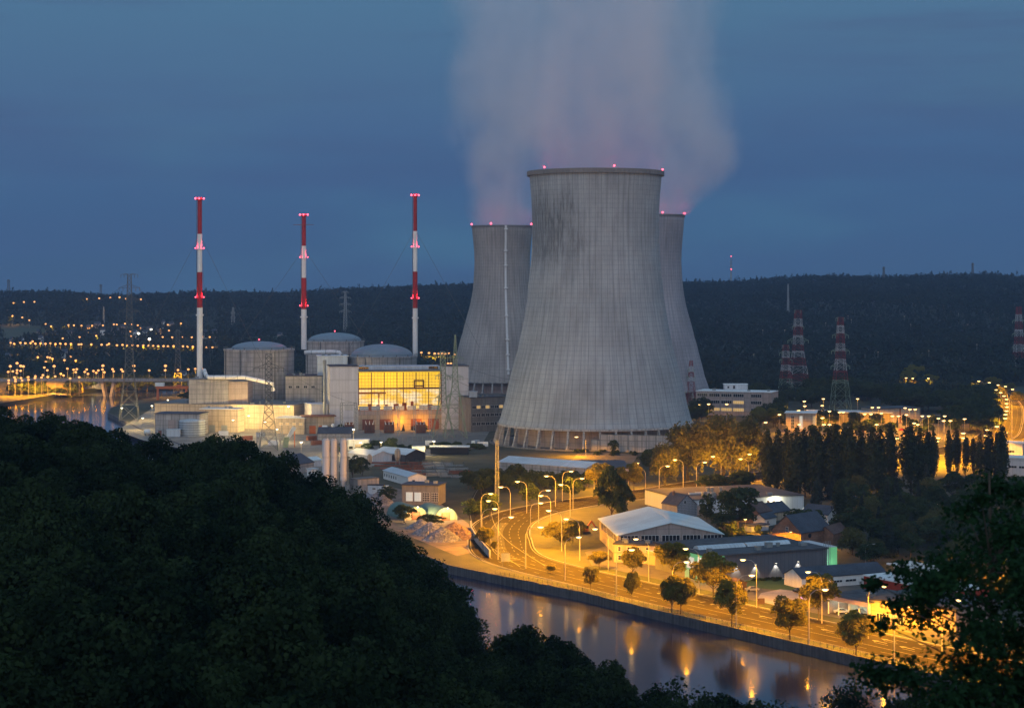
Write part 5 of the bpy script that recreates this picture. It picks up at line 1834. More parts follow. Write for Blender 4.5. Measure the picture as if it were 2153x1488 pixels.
for px, w_, lab, yt in ((685.5, 16, 'left white silo, the widest of the three', 925), (702, 13.5, 'middle white silo with the ladder cage', 925.5), (722, 14, 'right white silo standing a little apart', 924.5)):
    X, Y = G(px, 1036)
    t = thing('cement_silo', lab, 'silo', (X, Y, 0))
    r, hh = w_ * Y / F / 2, (1036 - yt) * Y / F
    MB().lathe([(.4, 2.5), (r, 6), (r, hh), (r * .7, hh + .7), (.05, hh + .9)], 28).build('silo_shell', M['white_clad'], t)
    mb = MB()
    for sx, sy in ((-1, -1), (1, -1), (1, 1), (-1, 1)):
        mb.bar((sx * r * .65, sy * r * .65, 0), (sx * r * .65, sy * r * .65, 6.2), .3)
    mb.build('leg_frame', M['steel'], t)
    mb = MB()
    for k in range(10):
        a = 2 * math.pi * k / 10
        mb.bar((r * .9 * math.cos(a), r * .9 * math.sin(a), hh), (r * .9 * math.cos(a), r * .9 * math.sin(a), hh + 1.6), .08)
    mb.lathe([(r * .9, hh + 1.5), (r * .95, hh + 1.5), (r * .95, hh + 1.6), (r * .9, hh + 1.6)], 20)
    mb.box(-.5, .5, -.5, .5, hh + .6, hh + 2.2)
    mb.build('top_rail', M['steel'], t)
    MB().bar((r * 1.15, -.5, 0), (r * 1.15, -.5, hh), .25).bar((r * 1.45, -.5, 0), (r * 1.45, -.5, hh), .25).build('ladder', M['steel'], t)
for px, py, hp, lab in ((777, 982, 28, 'brown egg shaped bulk silo in front of the white gabled shed'), (836, 976, 34, 'brown egg shaped bulk silo in front of the open timber shed')):
    X, Y = G(px, py)
    t = thing('bulk_silo', lab, 'silo', (X, Y, 0))
    s = hp * Y / F
    MB().lathe([(.15, s * .18), (s * .16, s * .35), (s * .19, s * .6), (s * .17, s * .85), (s * .08, s * .98), (.03, s)], 20).build('vessel', M['tan_wall'], t, smooth=True)
    for k in range(4):
        a = math.pi / 4 + k * math.pi / 2
        MB().bar((math.cos(a) * s * .15, math.sin(a) * s * .15, 0), (math.cos(a) * s * .17, math.sin(a) * s * .17, s * .6), .16).build('leg', M['steel'], t)
for (px, py, r_, lab, ang) in ((875, 1092, 27, 'left arched tunnel shed with green cover and lit front', .42), (938, 1094, 27, 'right arched tunnel shed with a bright floodlight on its front', .42)):
    X, Y = G(px, py)
    t = thing('tunnel_shed', lab, 'tunnel shed', (X, Y, 0), ang)
    r = r_ * Y / F
    arc = [(r * math.cos(a), r * math.sin(a) * 1.0) for a in [math.pi * k / 18 for k in range(19)]]
    MB().prism(arc + [(-r + .25, 0.02)] + [((r - .25) * math.cos(a), (r - .25) * math.sin(a)) for a in [math.pi * (18 - k) / 18 for k in range(1, 18)]] + [(r - .25, .02)], 0, 20).build('cover', mat('green_tarpaulin', (.10, .16, .15), .7, .2, .4), t)
    MB().prism([(x * .97, z * .97) for x, z in arc], .3, .5).build('front_wall', M['tan_wall'], t)
    MB().box(-1.8, 1.8, .12, .28, 0, 3.2).build('door', M['rust'], t)
    lamp_obj(point('shed_light', 9000, WARM, .3), t, (.5, -2.2, r * .92))
    MB().lathe([(.01, -.35), (.35, 0), (.01, .35)], 10).build('flood_lamp', M['bulb_white'], t, (.5, -.5, r * .98))


def heap(label, blobs, m, seed):
    rg_ = np.random.default_rng(seed)
    cx, cyy = G(*blobs[0][:2])
    N_ = 96
    ex_ = 26
    mb = MB()
    vs = []
    for j in range(N_):
        for i in range(N_):
            x, y = (i / (N_ - 1) - .5) * 2 * ex_, (j / (N_ - 1) - .5) * 2 * ex_
            z = -.4
            for px, py, r_, hh in blobs:
                X, Y = G(px, py)
                dd = math.hypot(x - (X - cx), y - (Y - cyy))
                z = max(z, hh * (1 - dd / r_) + rg_.normal() * .20)
            vs.append((x, y, z))
    mb.add(vs, [(j * N_ + i, j * N_ + i + 1, (j + 1) * N_ + i + 1, (j + 1) * N_ + i) for j in range(N_ - 1) for i in range(N_ - 1)
                if max(vs[j * N_ + i][2], vs[j * N_ + i + 1][2], vs[(j + 1) * N_ + i][2], vs[(j + 1) * N_ + i + 1][2]) > -.35])
    return tag(mb.build('gravel_heap', m, None, (cx, cyy, 0)), label, 'heap')


heap('long grey gravel heap beside the river wall at the bend', [(905, 1122, 7, 4.6), (930, 1134, 7.5, 5), (960, 1150, 6.5, 4.4), (885, 1110, 6, 3.6)], M['gravel'], 3)
heap('brown earth heap behind the grey gravel heap', [(955, 1120, 7.5, 4.4), (975, 1130, 6, 3.6)], M['gravel_brown'], 4)
heap('grey gravel heaps in front of the container office', [(792, 1058, 6.5, 5), (806, 1060, 6, 4.2), (775, 1050, 5, 3)], M['gravel'], 5)
heap('dark coal heap on the far left river bank', [(105, 826, 15, 7), (125, 828, 13, 5), (82, 828, 10, 4)], M['gravel'], 6)
heap('small dark heap on the far bank near the bridge pier', [(203, 815, 10, 6.5)], M['gravel'], 7)
mb = MB()
P = [G(990, 1108), G(991, 1122), G(1002, 1140), G(1030, 1172)]
for a, b in zip(P, P[1:]):
    d = (Vector(b) - Vector(a)).normalized()
    s = Vector((d.y, -d.x)) * .25
    A, B = Vector(a), Vector(b)
    mb.add([(*(A - s), 0), (*(A + s), 0), (*(B + s), 0), (*(B - s), 0), (*(A - s), 2.6), (*(A + s), 2.6), (*(B + s), 2.6), (*(B - s), 2.6)], [(4, 5, 6, 7), (0, 1, 5, 4), (1, 2, 6, 5), (2, 3, 7, 6), (3, 0, 4, 7)])
tag(mb.build('retaining_wall', M['concrete']), 'low concrete wall between gravel heap and road verge', 'wall')


def rack(px, py, n_, rz, label, m):
    X, Y = G(px, py)
    t = thing('timber_rack', label, 'rack', (X, Y, 0), rz, 'racks of stacked poles in the timber yard')
    mb = MB()
    for x in (-5, 0, 5):
        for y in (-1.2, 1.2):
            mb.bar((x, y, 0), (x, y, 2.4), .14)
    mb.build('rack_frame', M['steel_dark'], t)
    mb = MB()
    for k in range(n_):
        mb.bar((-5.6 + random.uniform(0, .8), -1 + (k % 5) * .5, .3 + (k // 5) * .42), (5.6 - random.uniform(0, .8), -1 + (k % 5) * .5, .3 + (k // 5) * .42), .34)
    mb.build('pole_stack', m, t)


for j in range(4):
    for i in range(5):
        px, py = 858 + i * 24 + j * 5 + random.uniform(-4, 4), 974 + j * 8 + i * 1.5
        m_ = M['steel'] if random.random() < .65 else M['rust']
        rack(px, py, 8 + (i * 3 + j * 5) % 12, random.choice((.1, .2, -.15)), 'rack of stacked poles in the dim timber yard', m_)
for j in range(5):
    X, Y = G(812 + j * 12, 974 + j * 6)
    o = MB().box(-9, 9, -.9, .9, 0, .7).build('rebar_bundle', M['rust'], None, (X, Y, 0))
    o.rotation_euler = (0, 0, -.12)
    tag(o, ('rusty bar bundle %s the white gabled shed' % ('nearest', 'second from', 'third from', 'fourth from', 'farthest from')[j]), 'bundle')

# railing along the river wall, one span after another
QF = [Vector(p) for p in offset_line(QUAY, 1.0)[1:8]]
span = None
for i in range(len(QF) - 1):
    L_ = (QF[i + 1] - QF[i]).length
    fe = thing('river_railing', 'iron post railing along the river wall', 'railing', (QF[i].x, QF[i].y, 0), math.atan2(QF[i + 1].y - QF[i].y, QF[i + 1].x - QF[i].x), 'spans of the river railing')
    a, b = MB(), MB()
    for x in np.arange(0, L_, 2.4):
        a.bar((x, 0, 0), (x, 0, 1.5), .11)
    for z in (.5, 1.0, 1.45):
        b.bar((0, 0, z), (L_, 0, z), .05)
    a.build('posts', M['steel_dark'], fe).name = 'fence_post'
    b.build('rail', M['steel_dark'], fe)
# smaller plant pieces between the annex and the silos
for px, py, w_, h_, lab in ((683, 912, 13, 4.6, 'white horizontal tank under the lit canopy shed'), (700, 912, 8, 5.6, 'upright white tank right of the lit canopy shed'), (310, 915, 14, 3.0, 'pale pipe drum on the yard left of the tan gate hall')):
    X, Y = G(px, py)
    t = thing('process_tank', lab, 'tank', (X, Y, 0))
    r = h_ / 2
    L_ = w_ * Y / F
    if 'upright' in lab:
        MB().lathe([(L_ / 2, 0), (L_ / 2, h_), (L_ / 4, h_ + .7), (.05, h_ + .9)], 20).build('vessel', M['white_paint'], t)
    else:
        MB().tube([(-L_ / 2, 0, r + .8), (-L_ / 2 + .4, 0, r + .8), (L_ / 2 - .4, 0, r + .8), (L_ / 2, 0, r + .8)], [r * .6, r, r, r * .6], 18).build('vessel', M['white_paint'], t)
    MB().box(-L_ * .35, -L_ * .25, -r * .7, r * .7, 0, 1.2).build('cradle', M['concrete_dark'], t)
    MB().box(L_ * .25, L_ * .35, -r * .7, r * .7, 0, 1.2).build('cradle', M['concrete_dark'], t)
X, Y = G(612, 940)
t = thing('loading_hopper', 'pale green slanted loading hopper beside the slope trees', 'hopper', (X, Y, 0), .2)
MB().add([(-3, -1.5, 5), (-1, -1.5, 5), (3, -1.5, 11), (1, -1.5, 12), (-3, 1.5, 5), (-1, 1.5, 5), (3, 1.5, 11), (1, 1.5, 12)], [(0, 1, 2, 3), (7, 6, 5, 4), (0, 4, 5, 1), (1, 5, 6, 2), (2, 6, 7, 3), (3, 7, 4, 0)]).build('chute', M['pale_blue_clad'], t)
MB().add([(-5, -2, 0), (-2, -2, 0), (-1, -2, 6), (-4, -2, 6), (-5, 2, 0), (-2, 2, 0), (-1, 2, 6), (-4, 2, 6)], [(0, 1, 2, 3), (7, 6, 5, 4), (0, 4, 5, 1), (1, 5, 6, 2), (2, 6, 7, 3), (3, 7, 4, 0)]).build('bin', M['steel_green'], t)
MB().bar((2, -1, 0), (2, -1, 10), .3).bar((2, 1, 0), (2, 1, 10), .3).build('leg', M['orange_paint'], t)
# rooftop pieces that belong to their buildings
random.seed(5)
for nm, n_ in (('supermarket', 5), ('warehouse', 5), ('office_wing', 3), ('long_annex', 8), ('chimney_block', 4), ('workshop', 2), ('lit_annex', 3), ('annex_building', 4), ('auxiliary_building', 3), ('showroom_wing', 3), ('flat_hall', 4), ('admin_building', 3), ('car_showroom', 2), ('office_block', 4)):
    p = bpy.data.objects[nm]
    rf = [c for c in p.children if c.name.startswith('roof')][0]
    bb = [Vector(c) for c in rf.bound_box]
    x0, x1, y0, y1, zt_ = min(b.x for b in bb), max(b.x for b in bb), min(b.y for b in bb), max(b.y for b in bb), max(b.z for b in bb)
    for k in range(n_):
        x, y = random.uniform(x0 + 2, x1 - 4), random.uniform(y0 + 2, y0 + min(9, (y1 - y0) * .7))
        w_, h_ = random.uniform(1.0, 2.4), random.uniform(.7, 1.6)
        MB().box(x, x + w_, y, y + w_ * .8, zt_ - .03, zt_ + h_).box(x - .1, x + w_ + .1, y - .1, y + w_ * .8 + .1, zt_ + h_ + .001, zt_ + h_ + .12).build('roof_unit', M['steel'], p)
for i, (px, py) in enumerate(((470, 915), (520, 925), (548, 918), (575, 935), (655, 925), (730, 925), (905, 935), (665, 935), (1000, 935), (1015, 938))):
    X, Y = G(px, py)
    t = thing('shipping_container', 'pale box container standing about the plant yard', 'container', (X, Y, 0), .1 + .5 * (i % 3), 'containers on the plant yard')
    m_ = M[('white_paint', 'rust', 'pale_blue_clad')[i % 3]]
    mb = MB().box(-3, 3, -1.2, 1.2, .05, 2.6)
    for k in range(12):
        mb.box(-2.9 + k * .5, -2.7 + k * .5, -1.26, -1.19, .15, 2.5)
    mb.build('body', m_, t)
    MB().box(2.99, 3.05, -1.1, 1.1, .2, 2.5).build('door', M['steel'], t)
for i in range(24):
    px = random.uniform(20, 165)
    Y = random.uniform(1585, 1597)
    put(random.choice(BUSH), (PX(px, Y), Y, max(0, (Y - 1590) * 1.1)), 'orange lit bush on the grassy road embankment', 'bushes on the road embankment', random.uniform(1.6, 3.2))
# ------------------------------------------------------------------ trees of the plain
DIM = {'mid': (10.2, 7.9), 'road': (10.3, 7.2), 'pop': (27.5, 6.4), 'con': (14.0, 7.0), 'wil': (10.8, 9.2), 'bush': (2.45, 3.2)}
PRO = {'mid': MID, 'road': ROADT, 'pop': POP, 'con': CON, 'wil': WIL, 'bush': BUSH}


def tr(kind, px, py, hp, wp, label, group=None, at=None):
    X, Y = at or G(px, py)
    z = 0 if at is None else max(0, hill_z(X, Y))
    hgt, wid = DIM[kind]
    sz, sx = hp * Y / F / hgt, wp * Y / F / wid
    return put(random.choice(PRO[kind]), (X, Y, z - .1), label, group, (sx, sx, sz))


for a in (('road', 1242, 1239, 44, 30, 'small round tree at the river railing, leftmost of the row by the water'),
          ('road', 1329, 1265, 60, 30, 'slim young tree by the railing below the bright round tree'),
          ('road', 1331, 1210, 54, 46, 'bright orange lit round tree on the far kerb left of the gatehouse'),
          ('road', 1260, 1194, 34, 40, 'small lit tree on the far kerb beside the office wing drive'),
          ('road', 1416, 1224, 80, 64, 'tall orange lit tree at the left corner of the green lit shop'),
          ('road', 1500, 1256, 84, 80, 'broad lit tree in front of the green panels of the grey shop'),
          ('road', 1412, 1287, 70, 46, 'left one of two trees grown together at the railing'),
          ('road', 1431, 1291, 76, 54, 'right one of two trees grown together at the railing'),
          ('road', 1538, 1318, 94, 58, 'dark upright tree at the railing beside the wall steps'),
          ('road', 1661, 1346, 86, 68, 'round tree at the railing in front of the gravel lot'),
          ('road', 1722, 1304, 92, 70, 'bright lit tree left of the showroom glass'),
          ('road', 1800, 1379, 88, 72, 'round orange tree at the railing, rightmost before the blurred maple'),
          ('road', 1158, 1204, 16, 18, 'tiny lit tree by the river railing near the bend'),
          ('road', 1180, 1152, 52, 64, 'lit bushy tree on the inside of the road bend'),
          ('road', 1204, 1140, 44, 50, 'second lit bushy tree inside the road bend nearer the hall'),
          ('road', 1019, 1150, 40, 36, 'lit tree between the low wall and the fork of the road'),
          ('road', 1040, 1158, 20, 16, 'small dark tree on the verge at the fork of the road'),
          ('mid', 1285, 1106, 120, 66, 'tall dark tree left of the pale blue roofed hall'),
          ('mid', 1305, 1096, 70, 50, 'dark tree close behind the tall one beside the hall'),
          ('road', 1264, 1048, 70, 58, 'yellow lit tree below the lamp on the far road'),
          ('road', 1304, 1032, 48, 26, 'slim lit tree by the far road'),
          ('road', 1333, 1032, 56, 34, 'drooping lit tree between two lamps of the far road'),
          ('wil', 1398, 1020, 86, 66, 'light green willow left of the great tree clump'),
          ('wil', 1446, 1010, 120, 116, 'great willow in front of the big cooling tower foot'),
          ('wil', 1520, 1014, 138, 108, 'great tree with its lower crown lit orange by road lamps'),
          ('wil', 1575, 1006, 128, 84, 'great tree at the left end of the poplar row'),
          ('mid', 1366, 990, 44, 46, 'dark shrub tree in front of the gridded screen wall'),
          ('mid', 1290, 952, 26, 20, 'small dark tree at the gridded screen wall'),
          ('mid', 1502, 1042, 42, 66, 'dark shrub tree behind the warehouse roof'),
          ('mid', 1560, 1040, 48, 60, 'dark tree behind the warehouse roof near the poplars'),
          ('mid', 1553, 1116, 88, 86, 'big green garden tree in front of the warehouse'),
          ('mid', 1486, 1108, 66, 32, 'dark upright tree right of the shingled house'),
          ('mid', 1520, 1120, 40, 60, 'low dark tree under the big garden tree'),
          ('mid', 1672, 1112, 40, 56, 'dark tree between the slate houses and the barn'),
          ('mid', 1706, 1116, 44, 50, 'dark tree behind the barn roof'),
          ('mid', 1784, 1130, 50, 70, 'green tree in front of the white gabled villa'),
          ('wil', 1792, 1166, 56, 62, 'brownish weeping willow right of the barn'),
          ('con', 1835, 1158, 68, 30, 'grey blue spruce beside the weeping willow'),
          ('con', 1868, 1168, 90, 52, 'tall brown green spruce right of the willow'),
          ('mid', 1832, 1188, 46, 60, 'dark tree beside the unlit lamp mast'),
          ('con', 1985, 1200, 64, 34, 'lamp lit spruce behind the roof pavilion'),
          ('con', 1960, 1196, 56, 30, 'dark spruce left of the lamp lit one'),
          ('con', 2012, 1202, 60, 30, 'dark spruce right of the lamp lit one'),
          ('mid', 1672, 900, 26, 60, 'dark shrubs before the tall lit windows of the tan hall'),
          ('mid', 1740, 896, 34, 56, 'round tree on the lit yard between the two halls'),
          ('mid', 741, 1008, 48, 44, 'dark round tree right of the white silos'),
          ('mid', 762, 1000, 38, 30, 'smaller dark tree next to the round one right of the silos'),
          ('mid', 824, 948, 27, 26, 'dark tree on the hedge bank above the white gabled shed'),
          ('mid', 770, 950, 18, 20, 'small tree in front of the pale green lit shed'),
          ('mid', 716, 912, 20, 22, 'dark round tree at the lit switchyard corner'),
          ('mid', 480, 902, 26, 32, 'dark tree in front of the yellow lit annex'),
          ('con', 594, 880, 14, 9, 'small conifer before the lit annex wall'),
          ('con', 848, 906, 15, 9, 'small green cypress before the lower glass front'),
          ('mid', 872, 908, 13, 14, 'small round tree before the switchyard, left of a pair'),
          ('mid', 890, 908, 14, 18, 'small round tree before the switchyard, right of a pair'),
          ('mid', 395, 850, 26, 36, 'dark tree between the orange crane and the chimney block'),
          ('mid', 812, 1058, 34, 40, 'olive tree behind the left tunnel shed'),
          ('mid', 850, 1098, 36, 44, 'dark shrub in front of the left tunnel shed'),
          ('mid', 905, 1104, 22, 60, 'lamp lit shrub in front of the right tunnel shed'),
          ('mid', 1000, 1095, 44, 50, 'lit tree behind the low wall by the road fork'),
          ('mid', 1030, 1090, 52, 44, 'yellow lit tree near the radio mast foot'),
          ('mid', 1115, 1068, 50, 42, 'round lit tree inside the far road bend'),
          ('mid', 1200, 1050, 44, 60, 'lit tree behind the far road lamps')):
    tr(*a)
for i, (px, yt, yb, wp) in enumerate(((1616, 905, 1040, 24), (1634, 902, 1040, 20), (1654, 898, 1042, 18), (1676, 898, 1046, 30), (1693, 902, 1044, 22), (1708, 896, 1046, 26), (1724, 900, 1044, 24), (1741, 898, 1046, 24),
                                      (1757, 893, 1048, 26), (1772, 900, 1046, 20), (1788, 893, 1050, 26), (1812, 897, 1044, 24), (1832, 898, 1052, 26), (1849, 900, 1050, 20), (1873, 889, 1030, 22), (1915, 893, 1046, 30), (1934, 898, 1044, 24),
                                      (1950, 905, 1040, 18), (1963, 903, 1010, 14), (1996, 904, 1000, 14), (2013, 899, 996, 16), (2030, 918, 1000, 12), (2047, 922, 1000, 12), (2062, 915, 1004, 14), (2078, 905, 1020, 20), (2096, 912, 1020, 16),
                                      (2105, 895, 1022, 24), (1660, 990, 1046, 16), (1768, 1010, 1110, 22))):
    tr('pop', px, yb, yb - yt + 4, wp * 1.5, 'tall dark poplar in the long row in front of the lit yard', 'poplars in the row before the lit yard')
random.seed(3)
HOUSES = [(1395, 1060, 1470, 1110), (1585, 1080, 1665, 1120), (1640, 1105, 1750, 1155), (1738, 1080, 1770, 1106), (1440, 1035, 1700, 1082)]
cnt = 0
for k in range(260):
    px, py = random.uniform(1690, 2160), random.uniform(1050, 1205)
    if px < 1960 and py > 1180 or px < 1830 and py > 1150 or any(a - 12 < px < c + 12 and b - 6 < py < d + 22 for a, b, c, d in HOUSES):
        continue
    if cnt >= 95:
        break
    cnt += 1
    kind = random.choice(('mid', 'mid', 'mid', 'con', 'wil'))
    s = random.uniform(.8, 1.2)
    tr(kind, px, py, (56 if kind != 'con' else 66) * s, (54 if kind != 'con' else 34) * s, 'dark garden tree among the unlit gardens on the right' if kind != 'con' else 'dark garden conifer among the unlit gardens on the right',
       'trees of the dark gardens on the right')
for k in range(34):
    px, py = random.uniform(1470, 1680), random.uniform(1118, 1150)
    tr('bush', px, py, random.uniform(10, 20), random.uniform(16, 30), 'low dark bush on the meadow between the hall and the barn', 'bushes of the meadow behind the shop')
for k in range(26):
    px = random.uniform(1200, 1400)
    tr('bush', px, random.uniform(950, 958) + (28 if random.random() < .4 else 0), random.uniform(7, 15), random.uniform(12, 24), 'low dark bush along the foot of the big cooling tower', 'bushes at the cooling tower foot')
for k in range(40):
    px = random.uniform(700, 1010)
    tr('bush', px, random.uniform(936, 952), random.uniform(8, 15), random.uniform(18, 32), 'low dark bush on the hedge bank below the switchyard', 'bushes of the hedge bank')
for k in range(30):
    px = 985 + (k * 37) % 250
    tr('mid', px, random.uniform(1012, 1040), random.uniform(22, 40), random.uniform(26, 44), 'dark tree between the long pale roofed hall and the far road', 'trees between the pale hall and the far road')
for k in range(16):
    tr('bush', random.uniform(1562, 1640), random.uniform(1217, 1221), random.uniform(5, 8), random.uniform(10, 16), 'clipped bush along the grey shop wall', 'bushes along the shop wall')
for k in range(44):
    px, py = random.uniform(1700, 1985), random.choice((random.uniform(893, 903), random.uniform(908, 916)))
    tr('mid' if k % 4 else 'con', px, py, random.uniform(14, 30), random.uniform(14, 34) if k % 4 else 9, 'small lamp lit tree on the station yard behind the poplars', 'trees on the lit station yard')
for k in range(22):
    tr('road', *random.choice(((random.uniform(1590, 1650), random.uniform(882, 900)), (random.uniform(1900, 1975), random.uniform(800, 822)), (random.uniform(2085, 2150), random.uniform(812, 850)))), random.uniform(20, 34), random.uniform(24, 36),
       'lamp lit orange tree at the edge of the station yard or highway', 'orange lit trees by the yard and highway')
# woods between the plain and the hills
for k in range(60):
    px = random.uniform(1560, 2080)
    py = random.uniform(846, 872) if px > 1850 or px < 1640 else random.uniform(838, 858)
    tr('mid', px, py, random.uniform(30, 46), random.uniform(34, 52), 'dark tree of the wood behind the lit station yard', 'trees of the wood behind the lit yard')
for k in range(26):
    px = random.uniform(1990, 2090)
    tr('mid', px, random.uniform(880, 915), random.uniform(36, 56), random.uniform(36, 50), 'dark tree beside the lit highway at the right', 'trees beside the lit highway')
for k in range(16):
    tr('mid', random.uniform(1610, 1650) if k < 8 else random.uniform(1455, 1480), random.uniform(868, 892), random.uniform(24, 40), random.uniform(28, 44), 'tree glowing orange between the office building and the lit hall', 'trees by the pale office building')
for k in range(54):
    px = random.uniform(-10, 420)
    Y = random.uniform(1640, 1720)
    tr('mid', 0, 0, random.uniform(18, 30), random.uniform(22, 34), 'dark tree behind the lit road bridge', 'trees behind the bridge', at=(PX(px, Y), Y))
for px, py, h_, w_ in ((25, 826, 30, 50), (52, 826, 32, 44), (66, 824, 28, 36), (40, 830, 26, 50), (165, 818, 24, 40), (140, 812, 24, 34), (120, 808, 22, 40), (185, 808, 16, 26), (100, 806, 18, 30)):
    tr('mid', px, py, h_, w_, 'dark tree on the far left bank below the orange embankment', 'trees on the far left bank')
rg = np.random.default_rng(33)
W = []
for k in range(1500):
    px = rg.uniform(-20, 2180)
    Y = rg.uniform(1720, 2120) if px < 1480 else rg.uniform(1500, 1800)
    if px > 2060 and Y < 1700:
        continue
    if 330 < px < 1480 and Y < 1850:
        continue
    W.append((PX(px, Y), Y, max(0.0, hill_z(PX(px, Y), Y)), rg.uniform(.8, 1.35)))
for k in range(260):
    px, Y = rg.uniform(2190, 2560), rg.uniform(700, 1500)
    W.append((PX(px, Y), Y, 0.0, rg.uniform(.7, 1.2)))
W = np.array(W)
k = 90
d = rg.normal(size=(len(W), k, 3))
d /= np.linalg.norm(d, axis=2, keepdims=True)
d[:, :, 2] = np.abs(d[:, :, 2]) - .25
P = d * rg.uniform(.65, 1, (len(W), k, 1)) * np.array([7, 7, 8.5]) * W[:, 3][:, None, None]
P = P + (W[:, :3] + np.array([0, 0, 5]))[:, None, :]
o = link('valley_wood', quadmesh('valley_wood', leaf_quads(P.reshape(-1, 3), d.reshape(-1, 3), 1.7, rg), M['leaf_far']))
tag(o, 'dark belt of woodland at the foot of the hills', 'woodland', kind='stuff')

# ------------------------------------------------------------------ lamps
def lamp_proto(name, h, arm, r, lens, light, lw, double=False):
    t = thing(name, 'lamp', 'street lamp')
    mb = MB()
    pts = [(0, 0, 0), (0, 0, h * .80), (arm * .10, 0, h * .91), (arm * .38, 0, h * .98), (arm * .85, 0, h)] if arm else [(0, 0, 0), (0, 0, h)]
    mb.tube(pts, [r, r * .8, r * .65, r * .55, r * .45] if arm else [r, r * .6], 8)
    mb.build('mast', M['pole'], t)
    for sx in ((1, -1) if double else (1,)):
        x = arm * sx if arm else (1.3 * sx if double else 0)
        hd = MB().box(x - lw * .6, x + lw * .6, -.24, .24, h - .05, h + .16).build('lamp_head', M['pole'], t)
        n = 12
        MB().lathe([(.01, -.30), (.6, -.22), (1.0, .0), (.6, .08), (.01, .1)], n).build('lens', lens, hd, (x, 0, h - .07))
        bpy.data.objects[-1] if False else None
        ls = hd.children[0]
        ls.scale = (lw * .5, lw * .30, 1.5)
        lamp_obj(light, t, (x, 0, h - .75))
    return t


LP = {'road': lamp_proto('street_lamp', 14.5, 4.2, .16, M['lens_sodium'], L_ROAD, 1.75),
      'yard': lamp_proto('yard_lamp', 12.0, 0, .14, M['lens_sodium'], L_YARD, 2.5),
      'flood': lamp_proto('floodlight_mast', 11.0, 0, .16, M['bulb_white'], L_FLOOD, 2.0),
      'high': lamp_proto('street_lamp', 14.5, 4.2, .16, M['lens_sodium'], L_HIGH, 2.9),
      'tree': lamp_proto('street_lamp', 14.5, 4.2, .16, M['lens_sodium'], L_TREE, 2.1)}
USED = set()


def lamp(kind, loc, rz, label, group=None, s=(1, 1, 1)):
    p = LP[kind]
    if kind not in USED:
        USED.add(kind)
        p.location, p.rotation_euler, p.scale = loc, (0, 0, rz), s
        p['label'] = label
        if group:
            p['group'] = group
        return p
    r = dup(p, loc, rz, label, None, s)
    if group:
        r['group'] = group
    elif 'group' in r:
        del r['group']
    return r


for px, pb, hx, hy, lab in ((1701, 1356, 1735, 1238, 'orange street lamp at the railing in front of the lit showroom tree'), (1548, 1322, 1581, 1208, 'orange street lamp at the railing beside the dark upright tree'),
                            (1414, 1287, 1443.5, 1180, 'orange street lamp rising from the two trees grown together'), (1296, 1254, 1328, 1154.6, 'orange street lamp at the railing left of the slim young tree'),
                            (1188, 1220, 1217, 1128, 'orange street lamp at the railing where the verge narrows'), (1105, 1195, 1136.5, 1107, 'orange street lamp at the hatched road wedge'),
                            (1047, 1176, 1074.7, 1086, 'orange street lamp on the outer side of the road bend'), (1013, 1150, 1040.6, 1068.6, 'orange street lamp beside the low wall at the road fork'),
                            (1728, 1310, 1699, 1201, 'orange street lamp on the far kerb, standing in the bright tree'), (1591, 1277, 1562, 1175.5, 'orange street lamp on the far kerb next to the notice board'),
                            (1470, 1250, 1441.7, 1152.4, 'orange street lamp on the far kerb at the shop corner'), (1364, 1223, 1337, 1132, 'orange street lamp on the far kerb in front of the cream gatehouse'),
                            (1279, 1199, 1251, 1111, 'orange street lamp on the far kerb at the hall drive'), (1181, 1158, 1153.5, 1072.4, 'orange street lamp inside the road bend'),
                            (1219, 1178, 1190.6, 1090, 'orange street lamp inside the road bend nearest the excavator'), (1321, 1030, 1340, 973, 'orange street lamp behind the slim lit trees of the far road'),
                            (1357, 1031, 1338, 985, 'orange street lamp on the near side of the far road'), (1249, 1042, 1268.7, 981, 'orange street lamp above the yellow lit far tree'),
                            (1296.5, 1031, 1276.6, 996, 'short orange street lamp in front of the yellow lit far tree'), (1232, 960, 1212, 918, 'orange street lamp before the pillars of the big cooling tower'),
                            (1651, 1152, 1662.5, 1117.5, 'bright orange street lamp left of the barn roof')):
    X, Y = G(px, pb)
    h_ = (pb - hy) * Y / F
    a = (hx - px) * Y / F
    lamp('road', (X, Y, 0), 0 if a > 0 else math.pi, lab, None, (abs(a) / 4.2, 1, h_ / 14.5))
far_road = [(1149, 1000), (1201, 990), (1053, 1023), (1032, 1037), (1027, 1052), (1224, 1005), (1179, 1018), (1152.8, 1030), (1137, 1041), (1137, 1056.6), (1419, 966), (1404, 979), (1499, 959), (1482, 971),
            (1557, 964), (1576, 954), (1088, 1011.6)]
for i, (hx, hy) in enumerate(far_road):
    Y = F * (H - 13.0) / (hy - HY)
    sd = 1 if i % 2 else -1
    lamp('tree', (PX(hx, Y) - sd * 3.8, Y, 0), 0 if sd > 0 else math.pi, 'orange street lamp along the far road in front of the great tree clump', 'street lamps of the far road', (.9, 1, 13 / 14.5))
for i, (hx, hy) in enumerate(((1857, 1231), (1914, 1274), (2013.6, 1260), (2100, 1306))):
    Y = F * (H - 14.0) / (hy - HY)
    lamp('road', (PX(hx, Y) - 4, Y, 0), 0, ('orange street lamp before the red wall, at the edge of the blurred maple', 'orange street lamp before the cream showroom wing', 'orange street lamp seen through the middle of the maple',
                                            'orange street lamp seen through the right side of the maple')[i], None, (1, 1, 14 / 14.5))
hw = [(2058, 801), (2080, 804), (2080.5, 814), (2094, 819), (2098, 809), (2104, 825), (2111, 832), (2114, 812), (2116, 839), (2129, 818), (2116, 848), (2117, 855), (2116, 863.5), (2114, 871), (2113.5, 879), (2096, 896), (2076, 903),
      (2073, 915), (2025, 910), (2026, 920), (1972, 920), (1969.5, 927), (1885, 921), (1867, 920.5), (2113.5, 909)]
